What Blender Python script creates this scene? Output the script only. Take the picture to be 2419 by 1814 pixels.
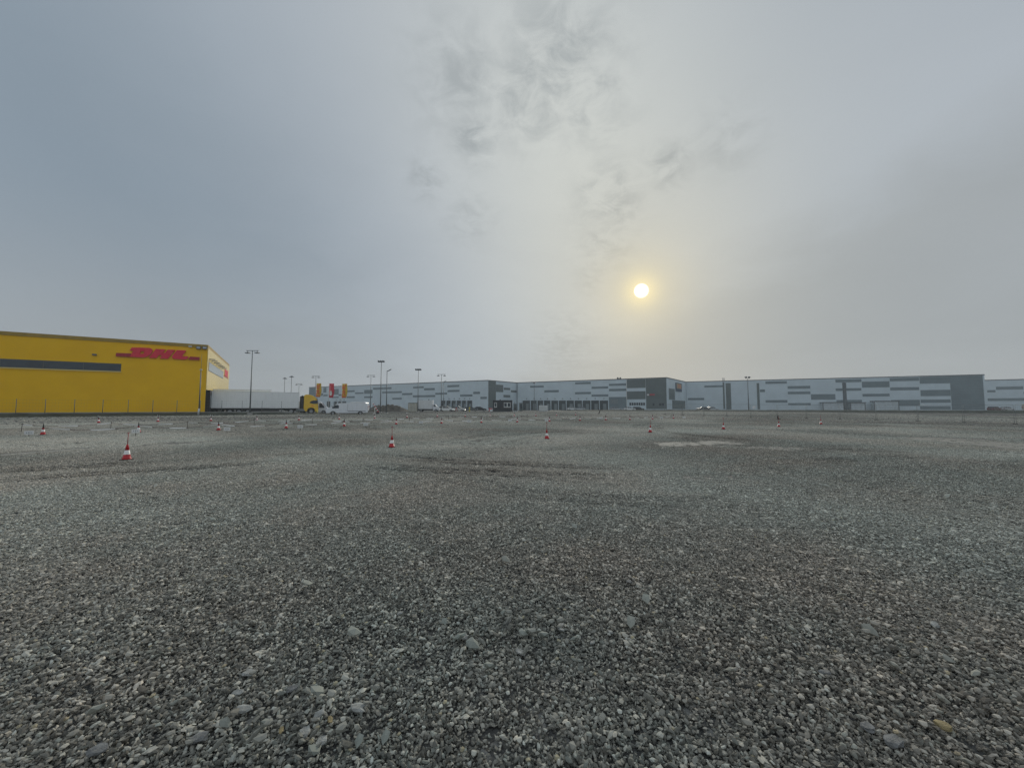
import bpy, bmesh, math, random
import numpy as np
from mathutils import Vector, Matrix, noise as mnoise

for o in list(bpy.data.objects):
    bpy.data.objects.remove(o)
S = bpy.context.scene
COL = S.collection
R = math.radians

# ------------------------------------------------------------------ camera
FPX, CX, CY, HORIZON = 911.0, 1209.5, 907.0, 964.0
CAM_H = 1.7
PITCH = math.atan((HORIZON - CY) / FPX)
cam_d = bpy.data.cameras.new('camera')
cam = bpy.data.objects.new('camera', cam_d)
COL.objects.link(cam)
cam.location = (0, 0, CAM_H)
cam.rotation_euler = (math.pi / 2 + PITCH, 0, 0)
cam_d.sensor_fit = 'HORIZONTAL'
cam_d.sensor_width = 36.0
cam_d.lens = FPX / 2419.0 * 36.0
cam_d.clip_start = 0.05
cam_d.clip_end = 9000
S.camera = cam


def ray(px, py):
    cx, cy = (px - CX) / FPX, (CY - py) / FPX
    c, s = math.cos(PITCH), math.sin(PITCH)
    return Vector((cx, c - cy * s, s + cy * c))


def on_z(px, py, z):
    d = ray(px, py)
    t = (z - CAM_H) / d.z
    return Vector((d.x * t, d.y * t, z))


def at_depth(px, py, Y):
    d = ray(px, py)
    t = Y / d.y
    return Vector((d.x * t, Y, CAM_H + d.z * t))


SUN_DIR = ray(1515, 687).normalized()
SUN_EL = math.asin(SUN_DIR.z)
SUN_AZ = math.atan2(SUN_DIR.x, SUN_DIR.y)      # clockwise from +Y

# ------------------------------------------------------------------ view
S.render.engine = 'CYCLES'
S.view_settings.view_transform = 'Standard'
S.view_settings.look = 'None'
S.view_settings.exposure = 0.0
S.view_settings.gamma = 1.0
S.view_settings.use_curve_mapping = False
S.cycles.use_denoising = True
S.cycles.denoising_prefilter = 'NONE'
S.cycles.max_bounces = 5
S.cycles.diffuse_bounces = 2
S.cycles.glossy_bounces = 3
S.cycles.volume_bounces = 1
S.cycles.transparent_max_bounces = 8
S.cycles.sample_clamp_indirect = 4


class N:
    """tiny node-graph helper"""
    def __init__(self, tree):
        self.t = tree
        tree.nodes.clear()

    def new(self, kind, **kw):
        n = self.t.nodes.new(kind)
        for k, v in kw.items():
            setattr(n, k, v)
        return n

    def put(self, sock, v):
        if isinstance(v, bpy.types.NodeSocket):
            self.t.links.new(v, sock)
        elif isinstance(v, bpy.types.Node):
            self.t.links.new(v.outputs[0], sock)
        else:
            try:
                sock.default_value = v
            except Exception:
                sock.default_value = tuple(v) + (1.0,)

    def m(self, op, a, b=0.0, c=0.0, clamp=False):
        n = self.new('ShaderNodeMath', operation=op, use_clamp=clamp)
        self.put(n.inputs[0], a)
        self.put(n.inputs[1], b)
        self.put(n.inputs[2], c)
        return n.outputs[0]

    def vm(self, op, a, b=(0, 0, 0)):
        n = self.new('ShaderNodeVectorMath', operation=op)
        self.put(n.inputs[0], a)
        if op == 'SCALE':
            self.put(n.inputs['Scale'], b)
        else:
            self.put(n.inputs[1], b)
        return n.outputs['Value'] if op in ('DOT_PRODUCT', 'LENGTH') else n.outputs[0]

    def mix(self, f, a, b, mode='MIX'):
        n = self.new('ShaderNodeMix', data_type='RGBA', blend_type=mode)
        self.put(n.inputs[0], f)
        self.put(n.inputs[6], a)
        self.put(n.inputs[7], b)
        return n.outputs[2]

    def noise(self, vec, scale, detail=4, rough=0.55, dist=0.0):
        n = self.new('ShaderNodeTexNoise')
        self.put(n.inputs['Vector'], vec)
        n.inputs['Scale'].default_value = scale
        n.inputs['Detail'].default_value = detail
        n.inputs['Roughness'].default_value = rough
        n.inputs['Distortion'].default_value = dist
        return n.outputs[0]

    def ss(self, v, lo, hi, a=0.0, b=1.0):
        n = self.new('ShaderNodeMapRange', interpolation_type='SMOOTHSTEP')
        self.put(n.inputs[0], v)
        n.inputs[1].default_value, n.inputs[2].default_value = lo, hi
        n.inputs[3].default_value, n.inputs[4].default_value = a, b
        return n.outputs[0]


# ------------------------------------------------------------------ world: thin overcast, sun seen through it
world = bpy.data.worlds.new('World')
S.world = world
world.use_nodes = True
w = N(world.node_tree)
tc = w.new('ShaderNodeTexCoord')
D = w.vm('NORMALIZE', tc.outputs['Generated'])
sep = w.new('ShaderNodeSeparateXYZ')
w.put(sep.inputs[0], D)
sky = w.new('ShaderNodeTexSky', sky_type='NISHITA', sun_disc=False)
sky.sun_elevation = SUN_EL
sky.sun_rotation = SUN_AZ
sky.air_density, sky.dust_density = 1.2, 1.0
# cloud deck seen in perspective: direction projected on a flat layer
hz = w.m('ADD', w.m('MAXIMUM', sep.outputs[2], 0.0), 0.16)
flat = w.new('ShaderNodeCombineXYZ')
w.put(flat.inputs[0], w.m('DIVIDE', sep.outputs[0], hz))
w.put(flat.inputs[1], w.m('DIVIDE', sep.outputs[1], hz))
n_big = w.noise(flat, 0.55, 5, 0.5, 0.6)
n_mid = w.noise(flat, 1.9, 6, 0.55, 0.4)
n_fine = w.noise(flat, 6.0, 7, 0.6, 0.3)
n_rag = w.noise(flat, 11.0, 9, 0.62, 0.5)
cosun = w.vm('DOT_PRODUCT', D, tuple(SUN_DIR))
front = w.ss(cosun, -0.2, 0.75)
# brighter lane of thin cloud running up from the sun
lane_n = SUN_DIR.cross(ray(1130, -250).normalized()).normalized()
ld = w.vm('DOT_PRODUCT', D, tuple(lane_n))
ld = w.m('ADD', ld, w.m('MULTIPLY', w.m('SUBTRACT', n_big, 0.5), 0.22))
lane = w.m('EXPONENT', w.m('MULTIPLY', w.m('MULTIPLY', ld, ld), -7.0))
core = w.vm('DOT_PRODUCT', D, tuple(ray(1370, 430).normalized()))
lane = w.m('MULTIPLY', lane, w.m('EXPONENT', w.m('MULTIPLY', w.m('SUBTRACT', core, 1.0), 8.5)))
col = w.mix(n_mid, (0.400, 0.450, 0.505, 1), (0.450, 0.495, 0.545, 1))
col = w.mix(lane, col, (0.640, 0.665, 0.640, 1))


def bank(a, b, depth, width, strength, colr, cur):
    """a thicker cloud bank on one side of the great circle through two directions"""
    nn = a.cross(b).normalized()
    d = w.vm('DOT_PRODUCT', D, tuple(nn))
    d = w.m('ADD', d, w.m('MULTIPLY', w.m('SUBTRACT', n_mid, 0.5), 0.16))
    d = w.m('ADD', d, w.m('MULTIPLY', w.m('SUBTRACT', n_fine, 0.5), 0.04))
    f = w.m('MULTIPLY', w.ss(d, 0.0, width), strength)
    f = w.m('MULTIPLY', f, w.ss(cosun, -0.1, 0.4))
    return w.mix(f, cur, colr)


col = bank(ray(1560, 640), ray(2419, 120), 1, 0.17, 0.78, (0.335, 0.362, 0.380, 1), col)
col = bank(ray(900, -250), ray(1180, 700), 1, 0.62, 1.0, w.mix(w.ss(sep.outputs[2], 0.03, 0.42), (0.330, 0.362, 0.388, 1), (0.250, 0.308, 0.368, 1)), col)
# small ragged darker clouds
smudge = None
for (px, py, k, amp) in ((1320, 150, 170, 1.0), (1250, 225, 260, 0.9), (1400, 240, 300, 0.8), (1090, 190, 200, 0.7),
                         (1120, 320, 700, 1.0), (1010, 425, 1100, 0.9), (1110, 520, 700, 0.6), (1440, 470, 420, 1.0),
                         (1480, 520, 1500, 0.8), (1430, 590, 500, 0.9), (1400, 660, 1200, 0.7), (1580, 390, 900, 0.9),
                         (1720, 330, 500, 0.6), (1340, 820, 300, 0.7)):
    c = ray(px, py).normalized()
    g = w.m('EXPONENT', w.m('MULTIPLY', w.m('SUBTRACT', w.vm('DOT_PRODUCT', D, tuple(c)), 1.0), float(k)))
    g = w.m('MULTIPLY', g, amp)
    smudge = g if smudge is None else w.m('MAXIMUM', smudge, g)
ragged = w.ss(w.m('ADD', w.m('MULTIPLY', n_rag, 0.75), w.m('MULTIPLY', n_mid, 0.35)), 0.42, 0.71)
smudge = w.m('MULTIPLY', smudge, ragged)
col = w.mix(w.m('MULTIPLY', smudge, 0.92), col, (0.310, 0.345, 0.365, 1))
nb = w.m('ADD', w.m('MULTIPLY', n_big, 0.30), 0.85)
grey = w.new('ShaderNodeCombineXYZ')
for i in range(3):
    w.put(grey.inputs[i], nb)
col = w.mix(1.0, col, grey, 'MULTIPLY')


def glow(k, amp, c, cur):
    e = w.m('EXPONENT', w.m('MULTIPLY', w.m('SUBTRACT', cosun, 1.0), float(k)))
    return w.mix(w.m('MULTIPLY', e, amp), cur, c)


col = glow(7, 0.24, (0.500, 0.510, 0.460, 1), col)
col = glow(32, 0.45, (0.600, 0.570, 0.465, 1), col)
col = glow(240, 0.60, (0.760, 0.680, 0.460, 1), col)
col = glow(1700, 0.90, (1.05, 0.90, 0.52, 1), col)
disc = w.ss(cosun, math.cos(R(1.05)), math.cos(R(0.30)))
col = w.mix(disc, col, (4.5, 4.1, 3.2, 1))
bg_cloud = w.new('ShaderNodeBackground')
w.put(bg_cloud.inputs[0], col)
bg_cloud.inputs[1].default_value = 1.0
bg_sky = w.new('ShaderNodeBackground')
w.put(bg_sky.inputs[0], sky.outputs[0])
bg_sky.inputs[1].default_value = 0.06
mixw = w.new('ShaderNodeMixShader')
mixw.inputs[0].default_value = 0.96
w.put(mixw.inputs[1], bg_sky.outputs[0])
w.put(mixw.inputs[2], bg_cloud.outputs[0])
wo = w.new('ShaderNodeOutputWorld')
w.put(wo.inputs[0], mixw.outputs[0])

sun_d = bpy.data.lights.new('sun', 'SUN')
sun_d.energy = 1.5
sun_d.angle = R(10)
sun_d.color = (1.0, 0.93, 0.80)
sun = bpy.data.objects.new('sun', sun_d)
COL.objects.link(sun)
sun.rotation_euler = (-SUN_DIR).to_track_quat('-Z', 'Y').to_euler()

# ------------------------------------------------------------------ materials
MATS = {}


def mat(name, color, rough=0.6, metal=0.0, var=0.12, vscale=1.5, bump=0.0, bscale=20.0, stretch=None, spec=0.5, coat=0.0, dirt=0.0):
    if name in MATS:
        return MATS[name]
    m = bpy.data.materials.new(name)
    m.use_nodes = True
    g = N(m.node_tree)
    out = g.new('ShaderNodeOutputMaterial')
    b = g.new('ShaderNodeBsdfPrincipled')
    g.put(out.inputs[0], b.outputs[0])
    t = g.new('ShaderNodeTexCoord')
    vec = t.outputs['Object']
    if stretch:
        vec = g.vm('MULTIPLY', vec, stretch)
    n = g.noise(vec, vscale, 5, 0.6)
    lo = tuple(c * (1 - var) for c in color) + (1,)
    hi = tuple(min(1, c * (1 + var)) for c in color) + (1,)
    base = g.mix(g.ss(n, 0.3, 0.7), lo, hi)
    if dirt:
        s2 = g.noise(g.vm('MULTIPLY', t.outputs['Object'], (3, 3, 0.35)), 1.1, 6, 0.65)
        base = g.mix(g.m('MULTIPLY', g.ss(s2, 0.45, 0.8), dirt), base, (0.10, 0.09, 0.075, 1))
    g.put(b.inputs['Base Color'], base)
    b.inputs['Roughness'].default_value = rough
    b.inputs['Metallic'].default_value = metal
    b.inputs['Specular IOR Level'].default_value = spec
    b.inputs['Coat Weight'].default_value = coat
    if bump:
        bn = g.new('ShaderNodeBump')
        bn.inputs['Strength'].default_value = bump
        bn.inputs['Distance'].default_value = 0.05
        g.put(bn.inputs['Height'], g.noise(vec, bscale, 4, 0.6))
        g.put(b.inputs['Normal'], bn.outputs[0])
    MATS[name] = m
    return m


def ribbed(name, color, pitch, axis, rough=0.35, depth=0.02, var=0.06, dirt=0.0):
    """profiled steel sheet: ribs as fine relief along one object axis"""
    if name in MATS:
        return MATS[name]
    m = mat(name, color, rough, 0.0, var, 0.25, dirt=dirt)
    g = m.node_tree
    h = N.__new__(N)
    h.t = g
    b = [n for n in g.nodes if n.type == 'BSDF_PRINCIPLED'][0]
    t = h.new('ShaderNodeTexCoord')
    s = h.new('ShaderNodeSeparateXYZ')
    h.put(s.inputs[0], t.outputs['Object'])
    f = h.m('PINGPONG', h.m('DIVIDE', s.outputs[axis], pitch), 1.0)
    f = h.ss(f, 0.25, 0.6)
    bn = h.new('ShaderNodeBump')
    bn.inputs['Strength'].default_value = 0.6
    bn.inputs['Distance'].default_value = depth
    h.put(bn.inputs['Height'], f)
    h.put(b.inputs['Normal'], bn.outputs[0])
    return m


M_YEL = ribbed('yellow_sheet', (0.98, 0.55, 0.000), 0.12, 2, 0.55, 0.006, 0.05)
for _n in M_YEL.node_tree.nodes:
    if _n.type == 'BSDF_PRINCIPLED':
        _n.inputs['Specular IOR Level'].default_value = 0.12
M_YELP = mat('yellow_panel_sheen', (0.86, 0.66, 0.20), 0.22, var=0.05)  # hall yellow with the sun and sky sheen mixed into its colour
M_YELTRIM = mat('yellow_trim', (0.36, 0.23, 0.02), 0.5)
M_ROOF = mat('roof_felt', (0.22, 0.22, 0.21), 0.9)
M_GLASS = mat('dark_glass', (0.035, 0.05, 0.065), 0.18, var=0.25, vscale=0.6)
M_GLASS2 = mat('milky_glazing', (0.42, 0.47, 0.50), 0.25, var=0.1)
M_SEAL = mat('black_rubber', (0.014, 0.014, 0.015), 0.8)
M_RED = mat('red_paint', (0.78, 0.010, 0.045), 0.45, var=0.06)
M_REDD = mat('dark_red_edge', (0.42, 0.010, 0.025), 0.5)
M_WHITE = mat('white_paint', (0.74, 0.76, 0.76), 0.35, var=0.05, dirt=0.25)
M_WHITEV = mat('white_van_paint', (0.80, 0.83, 0.85), 0.22, var=0.03, coat=0.5, dirt=0.15)
M_TRAILER = ribbed('trailer_panel', (0.92, 0.94, 0.92), 0.6, 0, 0.35, 0.004, 0.04, 0.12)
M_CABY = mat('cab_yellow', (0.85, 0.52, 0.01), 0.28, var=0.04, coat=0.4)
M_GREYM = mat('galvanised_steel', (0.20, 0.22, 0.225), 0.5, 0.6)
M_POLE = mat('lamp_pole_grey', (0.15, 0.17, 0.18), 0.5, 0.3)
M_LAMP = mat('lamp_housing', (0.10, 0.11, 0.12), 0.5)
M_TYRE = mat('tyre', (0.016, 0.016, 0.017), 0.85)
M_RIM = mat('rim', (0.30, 0.31, 0.32), 0.4, 0.7)
M_CHASSIS = mat('chassis', (0.03, 0.03, 0.033), 0.7)
M_CLAD = ribbed('light_cladding', (0.60, 0.69, 0.73), 0.5, 2, 0.45, 0.02, 0.05)
M_CLADD = ribbed('dark_cladding', (0.165, 0.215, 0.235), 0.5, 2, 0.5, 0.02, 0.08)
M_CLADP = mat('pod_panel', (0.52, 0.58, 0.60), 0.5)
M_CLADS = mat('slate_cladding', (0.115, 0.145, 0.145), 0.5, var=0.08, vscale=0.3)
M_TRIM = mat('eaves_trim', (0.09, 0.095, 0.10), 0.6)
M_DOCK = mat('dock_recess', (0.045, 0.06, 0.068), 0.8, var=0.2)
M_DOOR = mat('dock_door_grey', (0.20, 0.235, 0.245), 0.6)
M_CABIN = mat('cabin_anthracite', (0.020, 0.026, 0.034), 0.5, var=0.15, dirt=0.08)
M_FRAME = mat('white_pvc', (0.62, 0.64, 0.62), 0.4)
M_CONER = mat('cone_red', (0.46, 0.006, 0.012), 0.4, var=0.12, vscale=8, dirt=0.15)
M_CONEW = mat('cone_white', (0.80, 0.80, 0.78), 0.4, var=0.08, vscale=8, dirt=0.12)
M_CONEB = mat('cone_base_black', (0.02, 0.02, 0.02), 0.8)
M_RODD = mat('cone_rod_red', (0.32, 0.03, 0.03), 0.6)
M_TAPEW = mat('tape_white', (0.78, 0.78, 0.76), 0.4)
M_TAPER = mat('tape_dark', (0.15, 0.115, 0.10), 0.5)
M_RUST = mat('rusty_steel', (0.05, 0.038, 0.032), 0.8)
M_BOARD = mat('sign_white', (0.72, 0.73, 0.72), 0.5, dirt=0.1)
M_INK = mat('sign_ink', (0.12, 0.13, 0.13), 0.6)
M_INKP = mat('sign_ink_pale', (0.36, 0.37, 0.37), 0.6)
M_CONC = mat('concrete', (0.34, 0.34, 0.32), 0.85, bump=0.3)
M_ASPH = mat('asphalt', (0.065, 0.067, 0.068), 0.9, var=0.25, vscale=0.4, bump=0.3, bscale=40)
M_GRASS = mat('verge_turf', (0.04, 0.048, 0.034), 0.95, var=0.5, vscale=0.9, bump=1.0, bscale=6)
M_SOIL = mat('bare_soil', (0.085, 0.077, 0.064), 0.95, var=0.45, vscale=0.9, bump=1.0, bscale=3)
M_BEIGE = mat('beige_sheet', (0.42, 0.40, 0.32), 0.6, var=0.12, dirt=0.4)
M_CARW = mat('car_white', (0.82, 0.85, 0.84), 0.2, var=0.03, coat=0.6)
M_CARS = mat('car_silver', (0.46, 0.49, 0.50), 0.25, 0.4, var=0.03, coat=0.6)
M_CARK = mat('car_black', (0.02, 0.022, 0.024), 0.2, var=0.1, coat=0.6)
M_CARG = mat('car_grey', (0.10, 0.11, 0.12), 0.25, 0.3, coat=0.6)
M_CARR = mat('car_maroon', (0.10, 0.02, 0.025), 0.25, coat=0.6)
M_HEAD = mat('headlamp_glass', (0.55, 0.57, 0.58), 0.15)
M_TAIL = mat('tail_lamp', (0.35, 0.01, 0.01), 0.25)
M_FLAGY = mat('flag_yellow', (0.62, 0.43, 0.03), 0.7, var=0.12, vscale=2)
M_FLAGR = mat('flag_red', (0.62, 0.04, 0.07), 0.7, var=0.12, vscale=2)
M_FLAGP = mat('flag_pink_print', (0.66, 0.22, 0.25), 0.7)
M_BOLY = mat('bollard_yellow', (0.62, 0.52, 0.05), 0.6, dirt=0.3)
M_BLUE = mat('billboard_blue', (0.05, 0.075, 0.12), 0.5)
M_AMBER = mat('billboard_amber', (0.40, 0.30, 0.13), 0.5)
M_SAND = mat('pale_sand', (0.42, 0.39, 0.33), 0.95, var=0.12, bump=0.6, bscale=6)
M_STONE = mat('stone_light', (0.34, 0.35, 0.33), 0.85, var=0.3, vscale=18, bump=0.5, bscale=60)
M_STONED = mat('stone_dark', (0.20, 0.205, 0.20), 0.85, var=0.3, vscale=18, bump=0.5, bscale=60)
M_STONET = mat('stone_tan', (0.36, 0.29, 0.15), 0.85, var=0.25, vscale=18, bump=0.5, bscale=60)


# ------------------------------------------------------------------ object helpers
def link(o, parent=None):
    COL.objects.link(o)
    if parent is not None:
        o.parent = parent
    return o


def tag(o, label, cat, group=None):
    o['label'] = label
    o['category'] = cat
    if group:
        o['group'] = group
    return o


def thing(name, label, cat, loc=(0, 0, 0), rz=0.0, group=None):
    o = bpy.data.objects.new(name, None)
    o.empty_display_size = 0.3
    link(o)
    o.location = loc
    o.rotation_euler = (0, 0, rz)
    return tag(o, label, cat, group)


class MB:
    def __init__(self):
        self.bm = bmesh.new()
        self.mats = []
        self.cur = 0

    def use(self, m):
        if m not in self.mats:
            self.mats.append(m)
        self.cur = self.mats.index(m)
        return self

    def _done(self, before):
        for f in self.bm.faces:
            if f.index < 0 or f not in before:
                f.material_index = self.cur

    def poly_prism(self, pts, off):
        """closed polygon pts (3D) extruded by vector off"""
        off = Vector(off)
        a = [self.bm.verts.new(Vector(p)) for p in pts]
        b = [self.bm.verts.new(Vector(p) + off) for p in pts]
        fs = [self.bm.faces.new(a), self.bm.faces.new(list(reversed(b)))]
        n = len(pts)
        for i in range(n):
            fs.append(self.bm.faces.new((a[i], b[i], b[(i + 1) % n], a[(i + 1) % n])))
        for f in fs:
            f.material_index = self.cur
        return fs

    def box(self, x0, x1, y0, y1, z0, z1, bev=0.0):
        fs = self.poly_prism([(x0, y0, z0), (x1, y0, z0), (x1, y1, z0), (x0, y1, z0)], (0, 0, z1 - z0))
        if bev:
            es = list({e for f in fs for e in f.edges})
            r = bmesh.ops.bevel(self.bm, geom=es, offset=bev, segments=2, affect='EDGES', profile=0.5)
            for f in r['faces']:
                f.material_index = self.cur
        return self

    def prof(self, pts, y0, y1, bev=0.0, seg=2):
        """side profile in x,z extruded across y"""
        fs = self.poly_prism([(x, y0, z) for x, z in pts], (0, y1 - y0, 0))
        if bev:
            es = [e for e in {e for f in fs for e in f.edges}]
            r = bmesh.ops.bevel(self.bm, geom=es, offset=bev, segments=seg, affect='EDGES', profile=0.5, clamp_overlap=True)
            for f in r['faces']:
                f.material_index = self.cur
        return self

    def tube(self, p, q, r0, r1=None, n=10, cap=True):
        p, q = Vector(p), Vector(q)
        r1 = r0 if r1 is None else r1
        d = (q - p).normalized()
        a = d.orthogonal().normalized()
        b = d.cross(a)
        A, B = [], []
        for i in range(n):
            t = 2 * math.pi * i / n
            v = a * math.cos(t) + b * math.sin(t)
            A.append(self.bm.verts.new(p + v * r0))
            B.append(self.bm.verts.new(q + v * r1))
        fs = []
        for i in range(n):
            f = self.bm.faces.new((A[i], A[(i + 1) % n], B[(i + 1) % n], B[i]))
            f.smooth = True
            fs.append(f)
        if cap:
            fs.append(self.bm.faces.new(list(reversed(A))))
            fs.append(self.bm.faces.new(B))
        for f in fs:
            f.material_index = self.cur
        return self

    def lathe(self, prof, n=20, cx=0.0, cy=0.0):
        rings = []
        for r, z in prof:
            rings.append([self.bm.verts.new((cx + r * math.cos(2 * math.pi * i / n), cy + r * math.sin(2 * math.pi * i / n), z)) for i in range(n)])
        for k in range(len(rings) - 1):
            for i in range(n):
                f = self.bm.faces.new((rings[k][i], rings[k][(i + 1) % n], rings[k + 1][(i + 1) % n], rings[k + 1][i]))
                f.smooth = True
                f.material_index = self.cur
        for ring, rev in ((rings[0], True), (rings[-1], False)):
            f = self.bm.faces.new(list(reversed(ring)) if rev else ring)
            f.material_index = self.cur
        return self

    def mesh(self, name):
        bmesh.ops.recalc_face_normals(self.bm, faces=self.bm.faces)
        me = bpy.data.meshes.new(name)
        self.bm.to_mesh(me)
        self.bm.free()
        for m in self.mats:
            me.materials.append(m)
        return me

    def build(self, name, parent=None, loc=None, rz=None):
        o = bpy.data.objects.new(name, self.mesh(name))
        link(o, parent)
        if loc is not None:
            o.location = loc
        if rz is not None:
            o.rotation_euler = (0, 0, rz)
        return o


def B(m):
    return MB().use(m)


def copy_tree(o, parent=None):
    c = o.copy()
    link(c, parent)
    for ch in list(o.children):
        copy_tree(ch, c)
    return c


def grid_mesh(name, V, nx, ny, m):
    idx = np.arange(nx * ny).reshape(ny, nx)
    q = np.stack([idx[:-1, :-1], idx[:-1, 1:], idx[1:, 1:], idx[1:, :-1]], -1).reshape(-1, 4)
    me = bpy.data.meshes.new(name)
    me.vertices.add(len(V))
    me.vertices.foreach_set('co', V.astype(np.float32).ravel())
    me.loops.add(q.size)
    me.loops.foreach_set('vertex_index', q.astype(np.int32).ravel())
    me.polygons.add(len(q))
    me.polygons.foreach_set('loop_start', np.arange(0, q.size, 4, dtype=np.int32))
    me.polygons.foreach_set('loop_total', np.full(len(q), 4, np.int32))
    me.polygons.foreach_set('use_smooth', np.ones(len(q), bool))
    me.update(calc_edges=True)
    me.materials.append(m)
    return me


# ------------------------------------------------------------------ terrain
rng = np.random.default_rng(7)
_tab = rng.random((256, 256))


def vnoise(x, y):
    xi, yi = np.floor(x).astype(int), np.floor(y).astype(int)
    fx, fy = x - xi, y - yi
    fx, fy = fx * fx * (3 - 2 * fx), fy * fy * (3 - 2 * fy)
    a = _tab[xi % 256, yi % 256]
    b = _tab[(xi + 1) % 256, yi % 256]
    c = _tab[xi % 256, (yi + 1) % 256]
    d = _tab[(xi + 1) % 256, (yi + 1) % 256]
    return (a * (1 - fx) + b * fx) * (1 - fy) + (c * (1 - fx) + d * fx) * fy


def fbm(x, y, oct=4):
    v, a, s = 0.0, 0.5, 1.0
    for i in range(oct):
        v = v + a * vnoise(x * s + 17.3 * i, y * s + 9.1 * i)
        a *= 0.5
        s *= 2.03
    return v


UX = np.array((0.855, 0.519))
VX = np.array((-0.519, 0.855))


def base_h(x, y):
    s = x * VX[0] + y * VX[1]
    q = np.clip((0.5 * (s + y) - 10) / 90.0, 0, 1)
    return 0.75 * q * q * (3 - 2 * q)


TRACKS = [  # wheel ruts: circle centre, radius, phase
    (4.5, 31.0, 19.5, 0.3), (3.6, 13.6, 4.6, 6.4), (-22.0, 30.0, 21.0, 2.2), (30.0, 26.0, 19.0, 4.0), (8.5, 17.5, 8.6, 5.0), (16.0, 44.0, 30.0, 0.9), (-14.0, 40.0, 27.0, 3.1)]


def rut(x, y):
    h = np.zeros_like(x)
    for cx, cy, r, ph in TRACKS:
        dx, dy = x - cx, y - cy
        rad = np.sqrt(dx * dx + dy * dy) + (fbm(x * 0.25 + ph, y * 0.25, 2) - 0.4) * 1.2
        mask = np.clip((fbm(x * 0.16 + ph * 7, y * 0.16 - ph, 3) - 0.45) * 7, 0, 1)
        mask = mask * (0.55 if r < 10 else 1.0)
        for off in (0.0, 1.75):
            d = (rad - r - off) / 0.17
            h += mask * (-0.036 * np.exp(-d * d) + 0.042 * np.exp(-((d - 1.9) ** 2)) + 0.028 * np.exp(-((d + 1.9) ** 2)))
    return h


def height(x, y):
    x, y = np.asarray(x, float), np.asarray(y, float)
    dist = np.sqrt(x * x + y * y)
    near = np.clip(1.3 - dist / 70.0, 0, 1)
    h = base_h(x, y)
    h = h + near * (rut(x, y) + 0.05 * (fbm(x * 0.33, y * 0.33, 3) - 0.45) + 0.030 * (fbm(x * 1.5, y * 1.5, 3) - 0.45))
    return h


def hz1(x, y):
    return float(height(np.array([x]), np.array([y]))[0])


_T = np.concatenate([np.arange(1.0, 20, 0.02), np.geomspace(20, 600, 4000)])


def on_ground(px, py, smooth=False):
    d = ray(px, py)
    z = CAM_H + d.z * _T
    f = base_h if smooth else height
    k = np.nonzero(z < base_h(d.x * _T, d.y * _T) + 0.1)[0]
    t = _T[max(0, k[0] - 5)] if len(k) else 600.0
    tt = np.linspace(t, t * 1.25, 500)
    hh = f(d.x * tt, d.y * tt)
    k = np.nonzero(CAM_H + d.z * tt < hh)[0]
    k = k[0] if len(k) else 499
    return Vector((d.x * tt[k], d.y * tt[k], float(hh[k])))


# dusty compacted streaks (segments on the ground with a half width)
DUST = []
for (a, b, wd, amp) in (((1600, 1049), (1700, 1047), 1.2, 0.9), ((1690, 1054), (1860, 1060), 0.9, 0.6), ((20, 1073), (170, 1061), 0.42, 1.0),
                        ((400, 1050), (560, 1038), 0.45, 0.55), ((300, 1058), (400, 1046), 0.3, 0.5), ((2250, 1040), (2500, 1060), 2.2, 0.8),
                        ((1500, 1062), (1800, 1075), 1.6, 0.35), ((1640, 1128), (1720, 1126), 0.35, 0.45), ((900, 1022), (1400, 1018), 1.2, 0.2),
                        ((1850, 1096), (2150, 1112), 0.9, 0.3)):
    p, q = on_ground(*a, smooth=True), on_ground(*b, smooth=True)
    DUST.append((p.x, p.y, q.x, q.y, wd, amp))


def dust(x, y):
    v = np.zeros_like(x)
    wob = fbm(x * 1.1 + 3, y * 1.1, 4)
    for ax, ay, bx, by, wd, amp in DUST:
        ex, ey = bx - ax, by - ay
        t = np.clip(((x - ax) * ex + (y - ay) * ey) / (ex * ex + ey * ey), 0, 1)
        d = np.hypot(x - ax - t * ex, y - ay - t * ey) / wd
        v = np.maximum(v, amp * np.clip(1.5 - d - (wob - 0.45) * 1.8, 0, 1))
    gen = np.clip((fbm(x * 0.12 + 40, y * 0.12 + 11, 4) - 0.52) * 4.0, 0, 1) * 0.25
    return np.clip(np.maximum(v, gen), 0, 1)


def axis(dense, step, lim, grow=1.13):
    v = list(np.arange(dense[0], dense[1] + 1e-6, step))
    s, a = step, v[-1]
    while a < lim[1]:
        s *= grow
        a += s
        v.append(a)
    s, a = step, v[0]
    pre = []
    while a > lim[0]:
        s *= grow
        a -= s
        pre.append(a)
    return np.array(list(reversed(pre)) + v)


gx = axis((-26, 30), 0.16, (-2600, 2600), 1.06)
gy = axis((0.5, 34), 0.13, (-2600, 2600), 1.05)
GX, GY = np.meshgrid(gx, gy)
GZ = height(GX.ravel(), GY.ravel())
GV = np.stack([GX.ravel(), GY.ravel(), GZ], -1)

gm = bpy.data.materials.new('gravel_ground')
gm.use_nodes = True
g = N(gm.node_tree)
out = g.new('ShaderNodeOutputMaterial')
bs = g.new('ShaderNodeBsdfPrincipled')
g.put(out.inputs[0], bs.outputs[0])
geo = g.new('ShaderNodeNewGeometry')
pos = geo.outputs['Position']
vor = g.new('ShaderNodeTexVoronoi')
g.put(vor.inputs['Vector'], g.vm('ADD', pos, g.vm('SCALE', pos, 0.0)))
vor.inputs['Scale'].default_value = 34
vor2 = g.new('ShaderNodeTexVoronoi')
g.put(vor2.inputs['Vector'], pos)
vor2.inputs['Scale'].default_value = 11
sc = g.new('ShaderNodeSeparateColor')
g.put(sc.inputs[0], vor.outputs['Color'])
sc2 = g.new('ShaderNodeSeparateColor')
g.put(sc2.inputs[0], vor2.outputs['Color'])
n1 = g.noise(pos, 0.35, 6, 0.6)
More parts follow.
